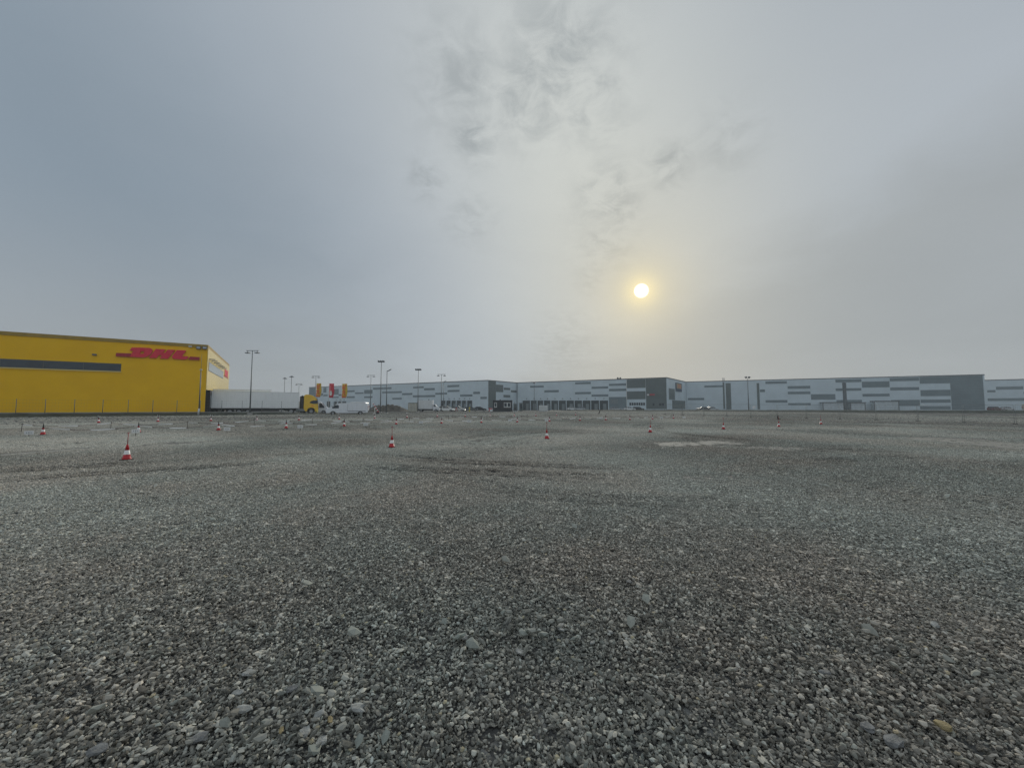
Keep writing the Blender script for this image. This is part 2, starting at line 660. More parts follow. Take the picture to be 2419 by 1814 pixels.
n2 = g.noise(pos, 2.2, 6, 0.65)
n3 = g.noise(g.vm('ADD', pos, (31, 5, 2)), 0.09, 4, 0.5)
base = g.mix(sc.outputs[0], (0.03, 0.031, 0.031, 1), (0.09, 0.092, 0.09, 1))  # sheet coloured near black to paint the shade in gaps between stones
base = g.mix(g.m('MULTIPLY', g.ss(sc2.outputs[1], 0.86, 0.95), 0.8), base, (0.34, 0.34, 0.32, 1))
base = g.mix(g.ss(n2, 0.35, 0.7), base, g.mix(1.0, base, (0.70, 0.71, 0.70, 1), 'MULTIPLY'))
base = g.mix(g.ss(n1, 0.38, 0.66, 0, 0.35), base, (0.15, 0.152, 0.145, 1))
base = g.mix(g.ss(n3, 0.4, 0.65, 0, 0.20), base, (0.15, 0.155, 0.145, 1))
at = g.new('ShaderNodeAttribute', attribute_name='dust')
base = g.mix(g.m('MULTIPLY', at.outputs['Fac'], 0.9), base, (0.40, 0.385, 0.34, 1))
g.put(bs.inputs['Base Color'], base)
bs.inputs['Roughness'].default_value = 0.9
bs.inputs['Specular IOR Level'].default_value = 0.25
bn = g.new('ShaderNodeBump')
bn.inputs['Strength'].default_value = 0.9
bn.inputs['Distance'].default_value = 0.03
hh = g.m('SUBTRACT', g.m('MULTIPLY', g.noise(pos, 7.0, 5, 0.7), 1.2), g.m('MULTIPLY', vor.outputs['Distance'], 0.8))
g.put(bn.inputs['Height'], hh)
g.put(bs.inputs['Normal'], bn.outputs[0])

gmesh = grid_mesh('ground', GV, len(gx), len(gy), gm)
da = gmesh.attributes.new('dust', 'FLOAT', 'POINT')
da.data.foreach_set('value', dust(GX.ravel(), GY.ravel()).astype(np.float32))
ground = bpy.data.objects.new('ground', gmesh)
link(ground)
ground['kind'] = 'structure'

# yard boundary (foot of the verge), left to right
LBACK = 77.6


def uv_pt(u, s):
    return Vector((UX[0] * u + VX[0] * s, UX[1] * u + VX[1] * s, 0))


def u_of(px, s):
    d = ray(px, 960)
    # X = k Y ; s = X*VX0 + Y*VX1
    k = d.x / d.y
    Y = s / (k * VX[0] + VX[1])
    return k * Y * UX[0] + Y * UX[1]


foot = [uv_pt(u, LBACK) for u in (-190, -120, -80, -50, -30, u_of(690, LBACK), u_of(760, LBACK), u_of(860, LBACK))]
n_dhl = 5
for p in ((930, 976.0), (1000, 973.6), (1150, 973.0), (1300, 971.6), (1450, 971.0), (1600, 971.2), (1800, 972.4), (2100, 974.8), (2300, 976.0), (2500, 977.0)):
    foot.append(on_ground(*p, smooth=True))
foot.append(foot[-1] + Vector((160, -30, 0)))
foot.append(foot[-1] + Vector((500, -60, 0)))
for p in foot:
    p.z = float(base_h(p.x, p.y))


def offset_line(pts, d):
    res = []
    for i, p in enumerate(pts):
        a = pts[max(0, i - 1)]
        b = pts[min(len(pts) - 1, i + 1)]
        t = (b - a)
        n = Vector((-t.y, t.x, 0)).normalized()
        res.append(p + n * d)
    return res


def densify(pts, step):
    res = []
    for a, b in zip(pts[:-1], pts[1:]):
        n = max(1, int((b - a).length / step))
        for i in range(n):
            res.append(a.lerp(b, i / n))
    res.append(pts[-1])
    return res


fine = densify(foot, 1.5)
crest_h = []
for p in fine:
    u = p.x * UX[0] + p.y * UX[1]
    s = p.x * VX[0] + p.y * VX[1]
    k = 1.0 if u < u_of(650, LBACK) else max(0.0, 1 - (u - u_of(650, LBACK)) / 8.0)
    if p.y > 60 and p.x > 12:
        crest_h.append(min(1.16, 0.85 + 0.02 * (p.x - 12)) - p.z)
    else:
        crest_h.append(max(0.06, (0.98 - p.z) * k + (1 - k) * 0.08))
rows = []
for d, f in ((-0.4, -0.12), (0.0, 0.04), (0.7, 0.45), (1.4, 0.85), (2.0, 1.0), (2.8, 0.98), (3.6, 0.55)):
    ln = offset_line(fine, d)
    row = []
    for i, p in enumerate(ln):
        j = (mnoise.noise(Vector((p.x * 0.6, p.y * 0.6, d))) * 0.10 + mnoise.noise(Vector((p.x * 2.0, p.y * 2.0, d * 3))) * 0.05) * (0.4 if d < 0.5 else 1.0)
        row.append((p.x, p.y, fine[i].z + crest_h[i] * f + j * min(1.0, crest_h[i] * 3)))
    rows.append(row)
vm_ = grid_mesh('grass_verge', np.array(rows).reshape(-1, 3), len(fine), len(rows), M_GRASS)
verge = link(bpy.data.objects.new('grass_verge', vm_))
verge['kind'] = 'structure'
# asphalt behind the verge
YARD_Z = 0.72
inner = offset_line(fine, 3.3)
bm = bmesh.new()
A_ = [bm.verts.new((p.x, p.y, YARD_Z)) for p in inner]
B_ = [bm.verts.new((p.x * 9 + (p.x - 10) * 0, p.y * 9 + 900, YARD_Z + 0.1)) for p in inner]
for i in range(len(A_) - 1):
    bm.faces.new((A_[i], A_[i + 1], B_[i + 1], B_[i]))
me = bpy.data.meshes.new('asphalt_yard')
bm.to_mesh(me)
bm.free()
me.materials.append(M_ASPH)
yard = link(bpy.data.objects.new('asphalt_yard', me))
yard['kind'] = 'structure'

# pale kerb on top of the bank before the yellow warehouse
mb = B(M_CONC)
ua, ub = -120, u_of(690, LBACK + 2.2)
p0, p1 = uv_pt(ua, LBACK + 2.5), uv_pt(ub, LBACK + 2.5)
mb.poly_prism([(p0.x, p0.y, 0.80), (p1.x, p1.y, 0.80), (p1.x - 0.08, p1.y + 0.14, 0.80), (p0.x - 0.08, p0.y + 0.14, 0.80)], (0, 0, 0.30))
kerb = mb.build('kerb')
kerb['kind'] = 'structure'

# ------------------------------------------------------------------ loose gravel (stuff): clusters of real stones on points
gsm = bpy.data.materials.new('gravel_stone')
gsm.use_nodes = True
g = N(gsm.node_tree)
out = g.new('ShaderNodeOutputMaterial')
bs = g.new('ShaderNodeBsdfPrincipled')
g.put(out.inputs[0], bs.outputs[0])
ca = g.new('ShaderNodeAttribute', attribute_name='col')
oi = g.new('ShaderNodeObjectInfo')
k = g.m('ADD', g.m('MULTIPLY', oi.outputs['Random'], 0.35), 0.82)
kk = g.new('ShaderNodeCombineXYZ')
for i in range(3):
    g.put(kk.inputs[i], k)
geo = g.new('ShaderNodeNewGeometry')
nz = g.noise(geo.outputs['Position'], 55, 3, 0.6)
c = g.mix(1.0, ca.outputs['Color'], kk, 'MULTIPLY')
c = g.mix(g.ss(nz, 0.35, 0.7, 0, 0.18), c, (0.33, 0.325, 0.305, 1))
big = g.noise(geo.outputs['Position'], 0.5, 4, 0.6)
c = g.mix(g.ss(big, 0.42, 0.7, 0, 0.30), c, (0.25, 0.25, 0.235, 1))
hu = g.noise(g.vm('ADD', geo.outputs['Position'], (7, 3, 1)), 0.22, 4, 0.6)
c = g.mix(1.0, c, g.mix(g.ss(hu, 0.36, 0.64), (0.93, 1.0, 0.96, 1), (1.07, 1.0, 0.92, 1)), 'MULTIPLY')
wn = g.new('ShaderNodeAttribute', attribute_name='paleness', attribute_type='INSTANCER')
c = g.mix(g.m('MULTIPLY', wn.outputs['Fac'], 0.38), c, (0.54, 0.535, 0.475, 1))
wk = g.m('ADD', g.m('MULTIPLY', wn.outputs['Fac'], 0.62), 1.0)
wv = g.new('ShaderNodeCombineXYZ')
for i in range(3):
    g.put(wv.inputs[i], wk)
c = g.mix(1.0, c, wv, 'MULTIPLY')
g.put(bs.inputs['Base Color'], c)
bs.inputs['Roughness'].default_value = 0.85
bs.inputs['Specular IOR Level'].default_value = 0.3

ICO = bmesh.new()
bmesh.ops.create_icosphere(ICO, subdivisions=1, radius=1.0)
ICO_V = np.array([v.co[:] for v in ICO.verts])
ICO_F = np.array([[v.index for v in f.verts] for f in ICO.faces])
ICO.free()


def rock(size, flatz):
    v = ICO_V * (1 + rng.uniform(-0.42, 0.36, (len(ICO_V), 1)))
    v = v * np.array([rng.uniform(0.85, 1.7), rng.uniform(0.6, 1.05), flatz]) * size * 0.5
    q = rng.normal(size=4) * np.array([1, 0.28, 0.28, 1.0])
    q /= np.linalg.norm(q)
    a, b, c_, d = q
    Rm = np.array([[1 - 2 * (c_ * c_ + d * d), 2 * (b * c_ - a * d), 2 * (b * d + a * c_)],
                   [2 * (b * c_ + a * d), 1 - 2 * (b * b + d * d), 2 * (c_ * d - a * b)],
                   [2 * (b * d - a * c_), 2 * (c_ * d + a * b), 1 - 2 * (b * b + c_ * c_)]])
    return v @ Rm.T


def stone_col():
    t = rng.random()
    b = math.exp(rng.uniform(math.log(0.075), math.log(0.56)))
    if t < 0.02:
        return np.array([0.50, 0.50, 0.47]) * rng.uniform(0.8, 1.2)
    if t < 0.028:
        return np.array([0.36, 0.31, 0.21]) * rng.uniform(0.7, 1.2)
    if t < 0.16:
        return np.array([0.97, 1.0, 0.92]) * b
    if t < 0.30:
        return np.array([1.10, 1.0, 0.87]) * b
    return np.array([1.05, 1.0, 0.91]) * b


def cluster(n, rad, sizes, name):
    V, F, Cc = [], [], []
    k = 0
    for i in range(n):
        r = rad * math.sqrt(rng.random())
        a = rng.uniform(0, 2 * math.pi)
        s = float(np.clip(rng.lognormal(math.log(sizes[0]), 0.28), sizes[1], sizes[2]))
        v = rock(s, rng.uniform(0.42, 0.85))
        V.append(v + np.array([r * math.cos(a), r * math.sin(a), s * rng.uniform(0.0, 1.05)]))
        F.append(ICO_F + k)
        k += len(v)
        Cc.append(np.repeat(np.append(stone_col(), 1.0)[None], len(v), 0))
    me = bpy.data.meshes.new(name)
    me.from_pydata(np.concatenate(V).tolist(), [], np.concatenate(F).tolist())
    ca_ = me.attributes.new('col', 'FLOAT_COLOR', 'POINT')
    ca_.data.foreach_set('color', np.concatenate(Cc).astype(np.float32).ravel())
    me.materials.append(gsm)
    return bpy.data.objects.new(name, me)


src = bpy.data.collections.new('gravel_source')
NCL = 10
for i in range(NCL):
    src.objects.link(cluster(78, 0.105, (0.0165, 0.009, 0.031), 'gravel_a%02d' % i))
for i in range(6):
    src.objects.link(cluster(1, 0.0, (0.042, 0.030, 0.062), 'gravel_b%02d' % i))

pts = []
for (r0, r1, step) in ((0.0, 9.0, 0.105), (9.0, 18.0, 0.120), (18.0, 32.0, 0.150), (32.0, 56.0, 0.21), (56.0, 118.0, 0.42)):
    n = int(r1 / step) + 1
    ii, jj = np.meshgrid(np.arange(-n, n + 1), np.arange(-int(1.0 / step), n + 1))
    q = np.stack([ii.ravel(), jj.ravel()], -1) * step
    q = q + rng.uniform(-0.5, 0.5, q.shape) * step
    rr = np.hypot(q[:, 0], q[:, 1])
    th = np.abs(np.arctan2(q[:, 0], q[:, 1] + 2.5))
    keep = (rr >= r0) & (rr < r1) & (th < R(60))
    if r1 > 60:
        sv = q[:, 0] * VX[0] + q[:, 1] * VX[1]
        keep &= (sv < LBACK - 0.5) & (q[:, 1] < 150 - 0.5 * np.maximum(0, q[:, 0]))
    pts.append(q[keep])
P = np.concatenate(pts)
dv = dust(P[:, 0], P[:, 1])
bare = np.clip((fbm(P[:, 0] * 0.28 + 5, P[:, 1] * 0.28, 3) - 0.47) * 3.0, 0, 0.5) * np.clip((np.hypot(P[:, 0], P[:, 1]) - 10) / 14, 0, 1)
P = P[rng.random(len(P)) > np.clip(dv * 1.25 + bare * 0.6, 0, 0.97)]
nP = len(P)
idx = rng.integers(0, NCL, nP)
scl = rng.uniform(0.85, 1.25, nP)
# bigger single stones, with two patches where they gather
nb_ = 380
rr = np.sqrt(rng.uniform(0.8, 16.0 ** 2, nb_))
th = rng.uniform(-R(60), R(60), nb_)
Q = np.stack([rr * np.sin(th), rr * np.cos(th)], -1)
extra = []
for (px, py, sx, sy, n) in ((1270, 1500, 0.40, 0.13, 55), (720, 1740, 0.30, 0.14, 26), (300, 1700, 0.5, 0.3, 14), (2150, 1650, 0.5, 0.3, 34), (2330, 1550, 0.6, 0.4, 26)):
    c0 = on_ground(px, py, smooth=True)
    extra.append(np.stack([rng.normal(c0.x, sx, n), rng.normal(c0.y, sy, n)], -1))
Q = np.concatenate([Q] + extra)
P = np.concatenate([P, Q])
idx = np.concatenate([idx, rng.integers(NCL, NCL + 6, len(Q))])
scl = np.concatenate([scl, rng.uniform(0.7, 1.35, len(Q))])
Z = height(P[:, 0], P[:, 1])
Z[nP:] += 0.022
me = bpy.data.meshes.new('loose_gravel')
me.vertices.add(len(P))
me.vertices.foreach_set('co', np.concatenate([P, Z[:, None]], 1).astype(np.float32).ravel())
a = me.attributes.new('idx', 'INT', 'POINT')
a.data.foreach_set('value', idx.astype(np.int32))
a = me.attributes.new('scl', 'FLOAT', 'POINT')
a.data.foreach_set('value', scl.astype(np.float32))
a = me.attributes.new('rot', 'FLOAT_VECTOR', 'POINT')
rot = np.zeros((len(P), 3), np.float32)
rot[:, 2] = rng.uniform(0, 6.283, len(P))
a.data.foreach_set('vector', rot.ravel())
a = me.attributes.new('paleness', 'FLOAT', 'POINT')
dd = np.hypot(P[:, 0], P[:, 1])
paleness = np.clip((dd - 2.5) / 6, 0, 1) * 0.55 + np.clip((dd - 8) / 25, 0, 1) * 0.12 + np.clip((fbm(P[:, 0] * 0.10 + 3, P[:, 1] * 0.10 + 8, 4) - 0.44) * 2.2, -0.28, 0.4) * np.clip((dd - 5) / 12, 0, 1)  # stones turn paler with distance from the camera, with random patches
paleness = paleness - np.clip(np.abs(rut(P[:, 0], P[:, 1])) * 9, 0, 0.4)  # turned stone and ridge shade along the ruts, both painted as darker tone
paleness = np.clip(np.maximum(paleness, 1.0 * dust(P[:, 0], P[:, 1])), 0, 1)
a.data.foreach_set('value', paleness.astype(np.float32))
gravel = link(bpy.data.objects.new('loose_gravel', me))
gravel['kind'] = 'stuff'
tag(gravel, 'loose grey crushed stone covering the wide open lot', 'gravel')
ng = bpy.data.node_groups.new('gravel_scatter', 'GeometryNodeTree')
ng.interface.new_socket('Geometry', in_out='INPUT', socket_type='NodeSocketGeometry')
ng.interface.new_socket('Geometry', in_out='OUTPUT', socket_type='NodeSocketGeometry')
gi, go = ng.nodes.new('NodeGroupInput'), ng.nodes.new('NodeGroupOutput')
ip = ng.nodes.new('GeometryNodeInstanceOnPoints')
ci = ng.nodes.new('GeometryNodeCollectionInfo')
ci.inputs['Collection'].default_value = src
ci.inputs['Separate Children'].default_value = True
ci.inputs['Reset Children'].default_value = True
ip.inputs['Pick Instance'].default_value = True


def named(nm, t):
    n = ng.nodes.new('GeometryNodeInputNamedAttribute')
    n.data_type = t
    n.inputs['Name'].default_value = nm
    return n.outputs['Attribute']


ng.links.new(gi.outputs[0], ip.inputs['Points'])
ng.links.new(ci.outputs[0], ip.inputs['Instance'])
ng.links.new(named('idx', 'INT'), ip.inputs['Instance Index'])
ng.links.new(named('rot', 'FLOAT_VECTOR'), ip.inputs['Rotation'])
ng.links.new(named('scl', 'FLOAT'), ip.inputs['Scale'])
ng.links.new(ip.outputs[0], go.inputs[0])
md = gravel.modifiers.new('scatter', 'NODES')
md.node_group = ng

# individually visible slabs
def slab_mesh(i, sx, sy, sz):
    b_ = bmesh.new()
    bmesh.ops.create_icosphere(b_, subdivisions=2, radius=1.0)
    for v in b_.verts:
        n = mnoise.noise(v.co * 1.3 + Vector((i * 3.7, 0, 0))) * 0.5 + mnoise.noise(v.co * 3.1 + Vector((0, i * 5.1, 0))) * 0.15
        v.co *= 1 + n
        v.co.z = max(-0.55, min(0.55, v.co.z))
        v.co.x *= sx
        v.co.y *= sy
        v.co.z *= sz * 1.6
    me_ = bpy.data.meshes.new('stone')
    b_.to_mesh(me_)
    b_.free()
    return me_


SLABS = ((588, 1602, .060, .045, 0), (575, 1690, .055, .04, 0), (845, 1688, .07, .05, 0), (752, 1702, .03, .045, 0), (758, 1768, .05, .035, 0),
         (664, 1739, .018, .028, 2), (747, 1786, .014, .02, 2), (780, 1714, .03, .018, 2), (1096, 1516, .045, .04, 0), (1200, 1478, .06, .025, 1),
         (1324, 1487, .05, .025, 0), (1230, 1552, .06, .03, 0), (1400, 1528, .035, .02, 0), (1326, 1497, .035, .025, 0), (1443, 1503, .03, .025, 0),
         (945, 1458, .03, .03, 0), (1486, 1382, .035, .04, 1), (1150, 1418, .03, .02, 0), (2210, 1486, .06, .035, 0), (2050, 1733, .05, .04, 1),
         (2115, 1770, .06, .05, 1), (2230, 1730, .05, .04, 2), (560, 1650, .05, .03, 0), (690, 1640, .045, .03, 1), (470, 1760, .06, .05, 1),
         (230, 1790, .06, .04, 1), (1950, 1600, .05, .03, 1), (720, 1745, .055, .04, 0))
for i, (px, py, sx, sy, mi) in enumerate(SLABS):
    p = on_ground(px, py)
    sx, sy = sx * 0.72, sy * 0.72
    me_ = slab_mesh(i, sx, sy, min(sx, sy) * 0.36)
    me_.materials.append((M_STONE, M_STONED, M_STONET)[mi])
    o = link(bpy.data.objects.new('stone', me_))
    o.location = p + Vector((0, 0, 0.030 + min(sx, sy) * 0.2))
    o.rotation_euler = (random.Random(i).uniform(-.15, .15), random.Random(i + 50).uniform(-.15, .15), random.Random(i + 9).uniform(0, 6))
    tag(o, ('large light grey angular stone lying on the loose gravel', 'large dark grey angular stone lying on the loose gravel', 'tan pebble lying on the loose grey gravel')[mi], 'stone',
        ('light slabs on the gravel', 'dark slabs on the gravel', 'tan pebbles on the gravel')[mi])

# ------------------------------------------------------------------ facades
class Facade:
    """vertical plane through two ground points; maps picture rectangles to (u, z) on it"""
    def __init__(self, p, q):
        self.p = Vector((p.x, p.y, 0))
        d = Vector((q.x - p.x, q.y - p.y, 0))
        self.len = d.length
        self.d = d.normalized()
        self.n = Vector((self.d.y, -self.d.x, 0))
        if self.n.dot(self.p) > 0:
            self.n = -self.n
        self.ang = math.atan2(self.d.y, self.d.x)

    def uz(self, px, py):
        r_ = ray(px, py)
        c_ = Vector((0, 0, CAM_H))
        t = self.n.dot(self.p) / self.n.dot(r_)
        h = c_ + r_ * t
        return (h - self.p).dot(self.d), h.z

    def rect(self, x0, x1, y0, y1):
        yc = (y0 + y1) / 2
        u0, _ = self.uz(x0, yc)
        u1, _ = self.uz(x1, yc)
        xc = (x0 + x1) / 2
        _, z1 = self.uz(xc, y0)
        _, z0 = self.uz(xc, y1)
        return max(0.02, min(u0, self.len)), max(0.0, min(u1, self.len - 0.02)), z0, z1


def local_frame(f, z=0.0):
    """empty-space matrix: x along the facade, y outward, z up"""
    m = Matrix((f.d, f.n, Vector((0, 0, 1)))).transposed().to_4x4()
    m.translation = Vector((f.p.x, f.p.y, z))
    return m


def face_part(f, name, root, m, u0, u1, z0, z1, proud=0.06, back=0.05, parent=None):
    """a plate on a facade, its own object; root sits at world origin"""
    o = B(m).box(u0, u1, -back, proud, z0, z1).build(name, parent or root)
    o.matrix_local = local_frame(f)
    return o


ROOF_Z = 14.9
ZB = YARD_Z


def shed(name, label, front_px, depth, side_px=None):
    """front_px: two (px,py) of the roof edge; side_px: far roof corner of the visible side wall"""
    a, b = on_z(*front_px[0], ROOF_Z), on_z(*front_px[1], ROOF_Z)
    f = Facade(a, b)
    root = thing(name, label, 'warehouse')
    back = -f.n * depth
    pts = [a, b]
    sf = None
    if side_px:
        c_ = on_z(*side_px, ROOF_Z)
        sf = Facade(b, c_)
        pts.append(c_)
        pts.append(c_ + back)
    else:
        pts.append(b + back)
    pts.append(a + back)
    mb = B(M_CLAD)
    mb.poly_prism([(p.x, p.y, ZB - 0.5) for p in pts], (0, 0, ROOF_Z - 0.35 - ZB + 0.5))
    mb.build('wall', root)
    # eaves flashing stands a little proud
    mb = B(M_TRIM)
    cen = sum(pts, Vector()) / len(pts)
    pp = [p + (p - cen).normalized() * 0.12 for p in pts]
    mb.poly_prism([(p.x, p.y, ROOF_Z - 0.35) for p in pp], (0, 0, 0.35))
    mb.build('roof', root)
    return root, f, sf


def panels(root, f, rects, m=None, name='cladding_panel'):
    for r_ in rects:
        mm = m or M_CLADD
        if len(r_) == 5:
            mm = r_[4]
        u0, u1, z0, z1 = f.rect(*r_[:4])
        face_part(f, name, root, mm, u0, u1, max(ZB + 0.02, z0), min(ROOF_Z - 0.40, z1))


def docks(root, f, xs, y0, y1, doors=True):
    """row of loading bays: recessed dark opening, pillar, sectional door, wall lamp"""
    for i in range(len(xs) - 1):
        u0, u1, z0, z1 = f.rect(xs[i], xs[i + 1], y0, y1)
        z0 = ZB + 0.02
        d = face_part(f, 'dock_bay', root, M_DOCK, u0 + 0.12, u1 - 0.12, z0, z1, 0.10)
        face_part(f, 'dock_pillar', root, M_CLAD, u0 - 0.10, u0 + 0.10, z0, z1, 0.9)
        if doors:
            c_ = u0 + (u1 - u0) * 0.58
            face_part(f, 'dock_door', root, M_DOOR, c_ - 0.75, c_ + 0.75, z0 + 0.1, z0 + (z1 - z0) * 0.66, 0.16, -0.02, d).matrix_local = Matrix()
        lu = (u0 + u1) / 2
        face_part(f, 'wall_lamp', root, M_LAMP, lu - 0.16, lu + 0.16, z1 + 0.75, z1 + 1.1, 0.4)


# --- shed A
wa, fa, sa = shed('warehouse', 'pale grey warehouse with scattered dark cladding bars behind the flags and lamp posts', ((730, 914.5), (1153, 897.5)), 55, (1222, 903.5))
panels(wa, fa, ((730, 745, 915, 966), (764, 771, 915.5, 927), (787, 800, 919, 932), (800, 807, 931, 935), (756, 763, 929, 935), (764, 774, 932, 936),
                (820, 838, 922, 926), (839, 859, 927, 930.3), (860.5, 880, 921, 930), (785, 800, 937, 940), (819, 838, 936, 940), (860.5, 880, 936, 940),
                (881.5, 925, 915.3, 919.6), (903, 949, 924.6, 928.6), (927, 949, 939.5, 943.5), (950, 974, 928.5, 933), (976, 1001, 913, 916.8),
                (1002, 1027, 916.8, 921.6), (975.5, 1028, 933.5, 938), (1028.5, 1056, 927.5, 932), (1057, 1085, 909.6, 914.2), (1057.5, 1085.5, 921, 925.6),
                (1087, 1116, 931.7, 936.7), (1118, 1134, 925.3, 930.7), (1135, 1150, 937, 942.4)))
docks(wa, fa, list(np.linspace(1043, 1116, 7)), 946, 966)
docks(wa, fa, list(np.linspace(790, 818, 4)), 948, 966, False)
for r_ in ((772, 780, 948, 966), (990, 999, 945, 949), (1012, 1014, 943, 950)):
    panels(wa, fa, (r_ + (M_DOCK,),), name='window')
panels(wa, sa, ((1153.6, 1171.3, 899.5, 966), (1171.8, 1188.5, 909, 926), (1190, 1205, 916, 921), (1207, 1220, 922, 927), (1189.5, 1205, 933, 938.7)), M_CLADS)
# --- shed B
wb, fb, sb = shed('warehouse', 'grey warehouse with a row of dark loading bays and a slate end block', ((1222.5, 903.2), (1575, 891)), 50, (1620, 901.3))
panels(wb, fb, ((1252.6, 1284.5, 911, 915.3), (1286, 1320, 921.5, 926.7), (1358.6, 1395.5, 902.5, 907.4), (1397.5, 1436.7, 913, 918), (1358.6, 1396, 926, 931),
                (1397.5, 1437, 931.7, 936.7), (1438.7, 1480, 906, 911), (1438.7, 1480, 918, 923.7), (1438.7, 1480, 937.7, 966)))
panels(wb, fb, ((1481, 1525, 896, 916.4), (1481, 1525, 924.3, 943), (1526, 1574.5, 893, 966)), M_CLADS)
docks(wb, fb, [1235, 1254, 1270, 1285, 1302.5, 1320.4, 1338.7, 1357.6, 1376.5, 1396.4, 1416.8, 1437.2], 946, 966)
u0, u1, z0, z1 = fb.rect(1442, 1459.6, 942.6, 953.6)
face_part(fb, 'roller_shutter', wb, M_DOOR, u0, u1, z0, z1, 0.14)
for i in range(7):
    x = 1487 + i * 5.4
    u0, u1, z0, z1 = fb.rect(x, x + 4.2, 951, 957.5)
    face_part(fb, 'window', wb, M_GLASS, u0, u1, z0, z1, 0.12)
for x0, x1 in ((1542, 1546), (1557, 1562), (1563, 1569)):
    u0, u1, z0, z1 = fb.rect(x0, x1, 952.5, 958)
    face_part(fb, 'window', wb, M_GLASS, u0, u1, z0, z1, 0.14)
face_part(fb, 'downpipe', wb, M_FRAME, fb.uz(1480.4, 930)[0] - 0.12, fb.uz(1480.4, 930)[0] + 0.12, ZB, ROOF_Z - 0.5, 0.25)
# name board on the slate end block: dark board, round mark and red bar
u0, u1, z0, z1 = fb.rect(1526.6, 1549.5, 928.6, 936.2)
sgn = face_part(fb, 'name_board', wb, M_INK, u0, u1, z0, z1, 0.30)
w_, h_ = u1 - u0, z1 - z0
o = B(M_BOARD).box(u0 + w_ * .10, u0 + w_ * .30, 0.305, 0.34, z0 + h_ * .25, z0 + h_ * .72).build('emblem', sgn)
o = B(M_REDD).box(u0 + w_ * .36, u0 + w_ * .88, 0.305, 0.34, z0 + h_ * .30, z0 + h_ * .72).build('red_lettering_bar', sgn)
# billboard on the side wall of shed B
u0, u1, z0, z1 = sb.rect(1595.5, 1609, 905, 925)
bb = face_part(sb, 'billboard', wb, M_BLUE, u0, u1, z0, z1, 0.35)
w_, h_ = u1 - u0, z1 - z0
B(M_AMBER).box(u0 + w_ * .10, u1 - w_ * .10, 0.355, 0.38, z0 + h_ * .34, z1 - h_ * .10).build('poster', bb)
for k_ in range(3):
    B(M_RED).box(u0 + w_ * .3, u1 - w_ * .16, 0.385, 0.40, z0 + h_ * (.45 + .14 * k_), z0 + h_ * (.50 + .14 * k_)).build('print_bar', bb)
panels(wb, sb, ((1580, 1594, 918, 944), (1588, 1618.5, 946, 966)), M_CLADS)
for x in (1456, 1462):
    p = on_z(x, 895, ROOF_Z) - fb.n * 3
    B(M_TRIM).lathe([(0.30, ROOF_Z - 0.2), (0.30, ROOF_Z + 0.2), (0.45, ROOF_Z + 0.25), (0.40, ROOF_Z + 0.75), (0.1, ROOF_Z + 0.95)], 10, p.x, p.y).build('roof_vent', wb)
# --- shed C
wc, fc, _ = shed('warehouse', 'long grey warehouse with dark cladding bars and a solid dark end block', ((1620.5, 901.3), (2325, 884)), 24)
panels(wc, fc, ((1625, 1663.4, 940, 945), (1664, 1709.4, 910.3, 914.8), (1795, 1807, 920, 926), (1808, 1858.6, 900.7, 906.4), (1808.7, 1860, 945, 951),
                (1860.5, 1914, 911.7, 918), (1861, 1914.5, 925, 931), (1862, 1915, 952, 957), (1916, 1973.3, 931, 944), (1973.6, 2034.6, 896, 903),
                (1974, 2034.6, 917, 923), (1976, 2036, 944.6, 950.5), (2036, 2101, 901, 915), (2037.5, 2101.4, 930, 936.4), (2101.8, 2171, 892.3, 900),
                (2103, 2171, 914.7, 921.7), (2105.7, 2173, 944.6, 958.7), (2172.4, 2245.5, 889.5, 905.7), (2174.6, 2245.5, 921, 935.5),
                (2174.6, 2245.5, 943.7, 951.3), (2173.8, 2245.5, 959, 967), (2246, 2324, 887, 968)))
panels(wc, fc, ((1708, 1712, 903, 966), (1715, 1727, 905, 967), (1788.5, 1794.4, 905, 967)), M_CLADS, 'vertical_band')
for x in (1708.5, 1711.5):
    p = on_z(x, 899.5, ROOF_Z) - fc.n * 1.5
    B(M_GREYM).tube((p.x, p.y, ROOF_Z - 0.2), (p.x, p.y, ROOF_Z + 1.5), 0.14).build('flue', wc)
# dock pods along shed C
for (x0, x1, y0) in ((1938, 1992, 951.5), (2002, 2037, 952), (2057, 2115, 948.5)):
    u0, u1, z0, z1 = fc.rect(x0, x1, y0, 967)
    z0 = ZB + 0.05
    pod = face_part(fc, 'dock_pod', wc, M_CLADP, u0, u1, z0, z1, 3.0)
    B(M_TRIM).box(u0 - 0.25, u1 + 0.25, -0.02, 3.3, z1 + 0.004, z1 + 0.28).build('pod_roof', pod)
    for k_ in range(2):
        uu = u0 + (u1 - u0 - 0.22) * k_
        B(M_TRIM).box(uu, uu + 0.22, 3.005, 3.1, z0, z1 - 0.05).build('pod_post', pod)
# --- shed D
a, b = on_z(2290, 898, ROOF_Z), on_z(2500, 893.5, ROOF_Z)
wd_, fd, _ = shed('warehouse', 'pale grey warehouse glimpsed beyond the dark end block of the long warehouse', ((2262, 898.9), (2560, 891.5)), 45)
panels(wd_, fd, ((2332, 2351.5, 921.5, 926.7), (2352.6, 2417, 913, 920), (2418, 2480, 925, 931), (2333, 2540, 940, 946.6)))

